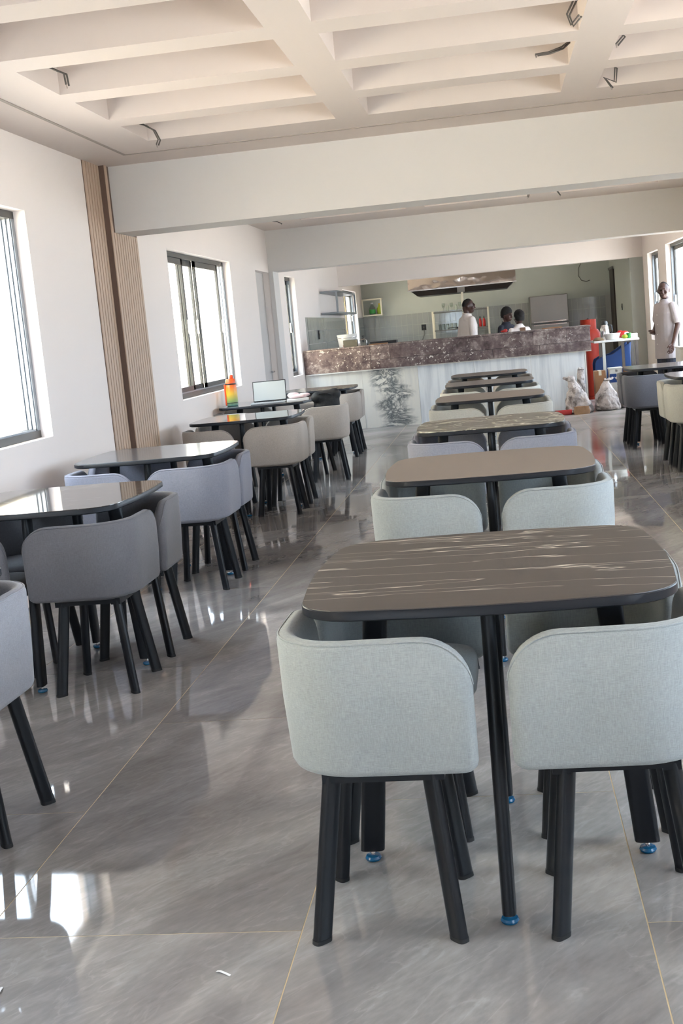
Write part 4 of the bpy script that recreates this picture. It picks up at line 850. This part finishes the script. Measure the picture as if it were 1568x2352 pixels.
MB().lathe([(0.018, 0.268), (0.020, 0.272), (0.018, 0.30), (0.010, 0.306)], 14, (0.012, 0, 0)).build('spout_cap', plain('orange_cap', srgb(226, 74, 30), 0.4), bt, 40)
MB().box(-0.062, -0.046, -0.035, -0.022, 0.01, 0.215).build('strap', plain('orange_strap', srgb(230, 84, 30), 0.6), bt, bevel=0.003)
MB().lathe([(0.0565, 0.028), (0.0585, 0.032), (0.0565, 0.036)], 24).build('lower_band', M['plastic_bk'], bt, 40)
lp = empty('laptop', (-2.235, 11.68, TH), R(4)); tag(lp, 'open silver laptop with a pale screen', 'laptop')
B(-0.165, 0.165, -0.23, 0.0, 0, 0.014).build('base', M['laptop'], lp, bevel=0.004)
kb = MB()
for r_ in range(5):
    for k in range(13): kb.box(-0.145+k*0.0225, -0.127+k*0.0225, -0.105+r_*0.019, -0.090+r_*0.019, 0.014, 0.0155)
kb.build('keyboard', M['plastic_bk'], lp)
B(-0.05, 0.05, -0.20, -0.13, 0.014, 0.0146).build('touchpad', M['alu2'], lp)
Ml = Matrix.Translation((0, 0.004, 0.012)) @ Matrix.Rotation(R(-12), 4, 'X')
B(-0.165, 0.165, 0, 0.008, 0, 0.205, Ml).build('lid', M['plastic_bk'], lp, bevel=0.003)
B(-0.157, 0.157, -0.0012, 0.0, 0.012, 0.197, Ml).build('screen', M['screen'], lp)
thing_mesh('notebook', MB().box(-0.105, 0.105, -0.08, 0.08, 0, 0.022), M['paper'], 'white notebook lying right of the laptop', 'notebook', (-1.935, 11.56, TH), bevel=0.003, rz=0.15)
thing_mesh('folded_cloth', MB().ell((0, 0, 0.022), (0.10, 0.06, 0.022)).ell((-0.05, 0.02, 0.035), (0.06, 0.05, 0.026)).ell((0.06, -0.01, 0.03), (0.06, 0.04, 0.02)), M['pink'], 'crumpled pink checked cloth on the notebook', 'cloth', (-1.935, 11.58, TH+0.0225), 60)
bag = empty('black_bag', (-1.66, 11.52, 0.478)); tag(bag, 'black nylon bag on the pulled-out chair', 'bag')
def blob(name, mb, mat, parent=None, voxel=0.01, it=8, fac=0.5):
    o = mb.build(name, mat, parent)
    r_ = o.modifiers.new('fuse', 'REMESH'); r_.mode = 'VOXEL'; r_.voxel_size = voxel; r_.use_smooth_shade = True
    if it: s_ = o.modifiers.new('soften', 'SMOOTH'); s_.factor = fac; s_.iterations = it
    return o
blob('body', MB().loft([(0.0, 0, 0, 0.10, 0.08), (0.02, 0, 0, 0.13, 0.10), (0.18, 0, 0, 0.135, 0.10), (0.30, 0.01, 0, 0.125, 0.08), (0.37, 0.03, 0, 0.09, 0.05), (0.385, 0.03, 0, 0.05, 0.03)]).ell((-0.06, -0.03, 0.32), (0.08, 0.07, 0.06)).ell((0.09, 0, 0.34), (0.06, 0.06, 0.06)), M['bagc'], bag, 0.012, 4)
MB().tube([(-0.06, -0.06, 0.33), (-0.04, -0.09, 0.36), (0.03, -0.09, 0.355), (0.06, -0.06, 0.34)], 0.008, 8).build('handle', M['bagc'], bag, 60)

# scraps on the floor
for k, (x, y, rz, lab) in enumerate(((-0.70, 2.43, -0.5, 'small white paper sliver lying on the front floor'), (-1.20, 2.37, 1.7, 'white paper sliver at the lower left of the floor'))):
    mbs = MB(); mbs.rings([[Vector((x_, -0.003, 0.0012+h_)), Vector((x_, 0.003, 0.0012+h_)), Vector((x_, 0.003, 0.0002+h_)), Vector((x_, -0.003, 0.0002+h_))] for x_, h_ in ((-0.02, 0.0), (-0.01, 0.003), (0.005, 0.002), (0.02, 0.0))])
    thing_mesh('paper_scrap', mbs, M['paper'], lab, 'scrap', (x, y, 0), rz=rz, group='paper scraps on the floor')

# ================================================================ PEOPLE
def hand(mb, w, d, side):
    """palm at wrist w pointing along d with five slightly curled fingers"""
    w = Vector(w); d = Vector(d).normalized(); s = d.orthogonal().normalized()
    fwd_ = Vector((0, -1, 0)); s = (fwd_ - d*fwd_.dot(d)); s = s.normalized() if s.length > 0.2 else Vector((1, 0, 0)); nrm = d.cross(s)*side
    mb.cap(w, 0.025, w+d*0.05, 0.028, 10); mb.cap(w+d*0.075+s*0.026, 0.014, w+d*0.075-s*0.026, 0.014, 10); mb.cap(w+d*0.055+s*0.02, 0.016, w+d*0.055-s*0.02, 0.016, 10)
    for k, (o, L_) in enumerate(((0.033, 0.065), (0.011, 0.078), (-0.011, 0.072), (-0.033, 0.055))):
        a = w + d*0.085 + s*o; b_ = a + d*L_*0.55 + nrm*0.008; e = b_ + d*L_*0.4 + nrm*0.022
        mb.cap(a, 0.0088, b_, 0.0082, 8); mb.cap(b_, 0.0082, e, 0.0072, 8)
    a = w + d*0.03 + s*0.026; b_ = a + d*0.03 + s*0.028; mb.cap(a, 0.012, b_, 0.0105, 8); mb.cap(b_, 0.0105, b_ + d*0.03 + s*0.004 + nrm*0.012, 0.009, 8)
def person(loc, rz, sc, head_rz, label, arms, top_mat, sleeve, hem, hair='short', female=False, trousers=True, pitch=0.0, voxel=0.010, z0=0.0):
    p = empty('person', loc, rz); p.scale = (sc, sc, sc); tag(p, label, 'person')
    HM = Matrix.Translation((0, 0, 1.435)) @ Matrix.Rotation(head_rz, 4, 'Z') @ Matrix.Rotation(pitch, 4, 'X') @ Matrix.Translation((0, 0, -1.46))
    hb = MB()
    hb.ell((0, 0.008, 1.605), (0.074, 0.093, 0.100), nu=18, nv=12); hb.ell((0, -0.030, 1.550), (0.056, 0.058, 0.064)); hb.ell((0, -0.058, 1.512), (0.030, 0.026, 0.020))
    hb.ell((0, -0.088, 1.628), (0.050, 0.016, 0.012)); hb.ell((0, -0.100, 1.580), (0.016, 0.020, 0.016)); hb.ell((0, -0.092, 1.602), (0.009, 0.014, 0.026))
    hb.ell((0, -0.088, 1.540), (0.026, 0.012, 0.007)); hb.ell((0, -0.086, 1.527), (0.023, 0.012, 0.007))
    hb.ell((0, 0.045, 1.555), (0.058, 0.048, 0.06))
    for sx in (-1, 1): hb.ell((sx*0.076, 0.012, 1.588), (0.010, 0.020, 0.030)); hb.ell((sx*0.04, -0.066, 1.575), (0.022, 0.020, 0.022))
    mb = MB(); mb.v = [tuple(HM @ Vector(v)) for v in hb.v]; mb.f = list(hb.f)
    mb.cap((0, 0.022, 1.38), 0.056, (0, 0.008, 1.52), 0.050)
    w_ = 0.92 if female else 1.0
    mb.loft([(0.80, 0, 0, 0.15, 0.10), (0.95, 0, 0, 0.145, 0.095), (1.10, 0, 0, 0.14*w_, 0.09), (1.28, 0, 0, 0.16*w_, 0.10), (1.38, 0, 0.01, 0.14*w_, 0.075), (1.43, 0, 0.015, 0.06, 0.05)])
    for sx in (-1, 1):
        mb.cap((sx*0.085, 0, 0.86), 0.078, (sx*0.10, -0.01, 0.48), 0.052); mb.cap((sx*0.10, -0.01, 0.48), 0.052, (sx*0.105, 0.02, 0.09), 0.034); mb.cap((sx*0.105, 0.03, 0.045), 0.035, (sx*0.115, -0.13, 0.035), 0.03)
        sh, el, wr = arms[0 if sx < 0 else 1]
        mb.cap(Vector(sh)-Vector((sx*0.022, 0, 0.026)), 0.042, el, 0.039); mb.cap(el, 0.039, wr, 0.027); d = Vector(wr)-Vector(el); hand(mb, wr, d, sx)
    blob('body', mb, M['skin'], p, voxel, 5, 0.4)
    # eyes
    ey = MB()
    for sx in (-1, 1): ey.ell((sx*0.030, -0.083, 1.603), (0.009, 0.006, 0.004), nu=10, nv=6)
    ey.v = [tuple(HM @ Vector(v)) for v in ey.v]; ey.build('eyes', M['eye'], p, 60)
    # hair
    hr = MB()
    if hair == 'short':
        rows = [(1.58, 0, 0.045, 0.070, 0.058), (1.62, 0, 0.026, 0.0755, 0.077), (1.655, 0, 0.019, 0.067, 0.074), (1.68, 0, 0.013, 0.052, 0.063), (1.70, 0, 0.01, 0.028, 0.034), (1.708, 0, 0.01, 0.01, 0.012)]
        hr.loft(rows, 18)
    else:
        hr.loft([(1.54, 0, 0.06, 0.066, 0.055), (1.58, 0, 0.05, 0.086, 0.082), (1.64, 0, 0.03, 0.095, 0.105), (1.69, 0, 0.025, 0.085, 0.098), (1.73, 0, 0.025, 0.058, 0.068), (1.75, 0, 0.025, 0.02, 0.03)], 18)
        if hair == 'bun': hr.ell((0, 0.09, 1.66), (0.07, 0.06, 0.07))
    hr.v = [tuple(HM @ Vector(v)) for v in hr.v]; hr.build('hair', M['hair'], p, 60)
    # top
    t = MB(); t.loft([(hem, 0, 0, 0.188*w_, 0.135), (hem+0.02, 0, 0, 0.19*w_, 0.137), (0.95, 0, 0, 0.182*w_, 0.130), (1.10, 0, 0, 0.172*w_, 0.122), (1.27, 0, 0.0, 0.190*w_, 0.128), (1.345, 0, 0.006, 0.188*w_, 0.110), (1.385, 0, 0.010, 0.150*w_, 0.092), (1.415, 0, 0.015, 0.095, 0.078), (1.45, 0, 0.012, 0.066, 0.064)])
    for sx in (-1, 1):
        sh, el, wr = [Vector(q) for q in arms[0 if sx < 0 else 1]]
        if sleeve == 'long': t.cap(sh-Vector((sx*0.012, 0, 0.014)), 0.060, el, 0.055); t.cap(el, 0.055, wr-(wr-el).normalized()*0.02, 0.042)
        elif sleeve == 'short': t.cap(sh-Vector((sx*0.012, 0, 0.014)), 0.061, sh.lerp(el, 0.72), 0.064)
    tp_ = blob('shirt', t, top_mat, p, voxel, 4, 0.5)
    MB().tube([(0.067*math.cos(a), 0.012+0.066*math.sin(a)-0.004, 1.448-0.012*math.cos(a+math.pi/2)) for a in [k*math.pi/8 for k in range(17)]], 0.007, 8).build('collar', top_mat, tp_, 60)
    if trousers:
        q = MB(); q.loft([(0.76, 0, 0, 0.10, 0.08), (0.80, 0, 0, 0.165, 0.115), (0.95, 0, 0, 0.155, 0.11)])
        for sx in (-1, 1): q.cap((sx*0.085, 0, 0.86), 0.090, (sx*0.10, -0.01, 0.48), 0.068); q.cap((sx*0.10, -0.01, 0.48), 0.068, (sx*0.105, 0.015, 0.12), 0.056)
        blob('trousers', q, M['dark_cl'], p, voxel, 3, 0.5)
        s2 = MB()
        for sx in (-1, 1): s2.loft([(0.0, sx*0.11, -0.05, 0.045, 0.125), (0.04, sx*0.11, -0.05, 0.046, 0.125), (0.075, sx*0.108, -0.01, 0.042, 0.08), (0.10, sx*0.106, 0.02, 0.04, 0.045)], 14)
        s2.build('shoes', M['plastic_bk'], p, 50)
    return p
A_hang = lambda sx, f=0.0: ((sx*0.175, 0.012, 1.365), (sx*0.225, 0.035, 1.10), (sx*0.235, -0.03-f, 0.87))
mn = person((2.27, 16.75, 0), R(-62), 0.995, R(46), 'man in a pale grey tunic standing by the right window, looking back',
       (((-0.175, 0.012, 1.365), (-0.235, 0.03, 1.12), (-0.15, -0.08, 1.05)), A_hang(1, 0.03)), M['shirt_g'], 'short', 0.66, pitch=R(8), voxel=0.0055)
for k in range(4):
    MB().lathe([(0.007, 0), (0.007, 0.004)], 10, M=Matrix.Translation((-0.0, -0.138+0.004*k, 0.86+k*0.13)) @ Matrix.Rotation(R(90), 4, 'X')).build('button', M['plastic_w'], mn, 40)
person((-0.42, 19.9, 0), R(118), 1.045, R(-28), 'man in a white shirt behind the counter, seen from behind his shoulder',
       (A_hang(-1, 0.06), A_hang(1, 0.06)), M['shirt_w'], 'long', 0.72, pitch=R(10))
person((0.20, 20.2, 0), R(50), 0.915, R(5), 'woman in navy behind the counter, facing the woman in white',
       (((-0.16, 0.01, 1.36), (-0.22, -0.02, 1.12), (-0.10, -0.22, 1.10)), ((0.16, 0.01, 1.36), (0.22, -0.02, 1.12), (0.12, -0.22, 1.10))), M['navy'], 'short', 0.72, hair='full', female=True, pitch=R(12))
w2 = person((0.385, 19.55, 0), R(200), 0.875, R(10), 'woman in a white top seen from behind the counter',
       (((-0.16, 0.01, 1.36), (-0.23, -0.02, 1.12), (-0.12, -0.20, 1.10)), ((0.16, 0.01, 1.36), (0.23, -0.02, 1.12), (0.12, -0.20, 1.10))), M['shirt_w'], 'short', 0.72, hair='bun', female=True)
B(-0.075, 0.03, 0.116, 0.126, 1.30, 1.395).build('back_patch', M['brownpatch'], w2, bevel=0.003)
thing_mesh('red_cloth', MB().ell((0, 0, 0.018), (0.05, 0.035, 0.018)).ell((0.02, 0.01, 0.03), (0.03, 0.025, 0.02)), M['red'], 'crumpled red cloth on the counter by the two women', 'cloth', (0.13, 17.62, CT), 60)
# kitchen fill tubes, unseen behind the beam, added to brighten the back wall
for k, xx in enumerate((-1.2, 1.1)):
    bl = empty('kitchen_fill_light', (xx, 24.6, ZC-0.06)); tag(bl, ('left' if k == 0 else 'right') + ' added fill tube on the kitchen ceiling', 'light', 'added kitchen fill tubes')
    B(-0.6, 0.6, -0.03, 0.03, 0.03, 0.06).build('body', M['plastic_w'], bl)
    em, n_, l_, b_ = newmat('fill_tube_glow'); b_.inputs['Emission Color'].default_value = (1, 0.97, 0.9, 1); b_.inputs['Emission Strength'].default_value = 5.0
    MB().tube([(-0.58, 0, 0.012), (0.58, 0, 0.012)], 0.014, 10).build('tube', em, bl, 60)
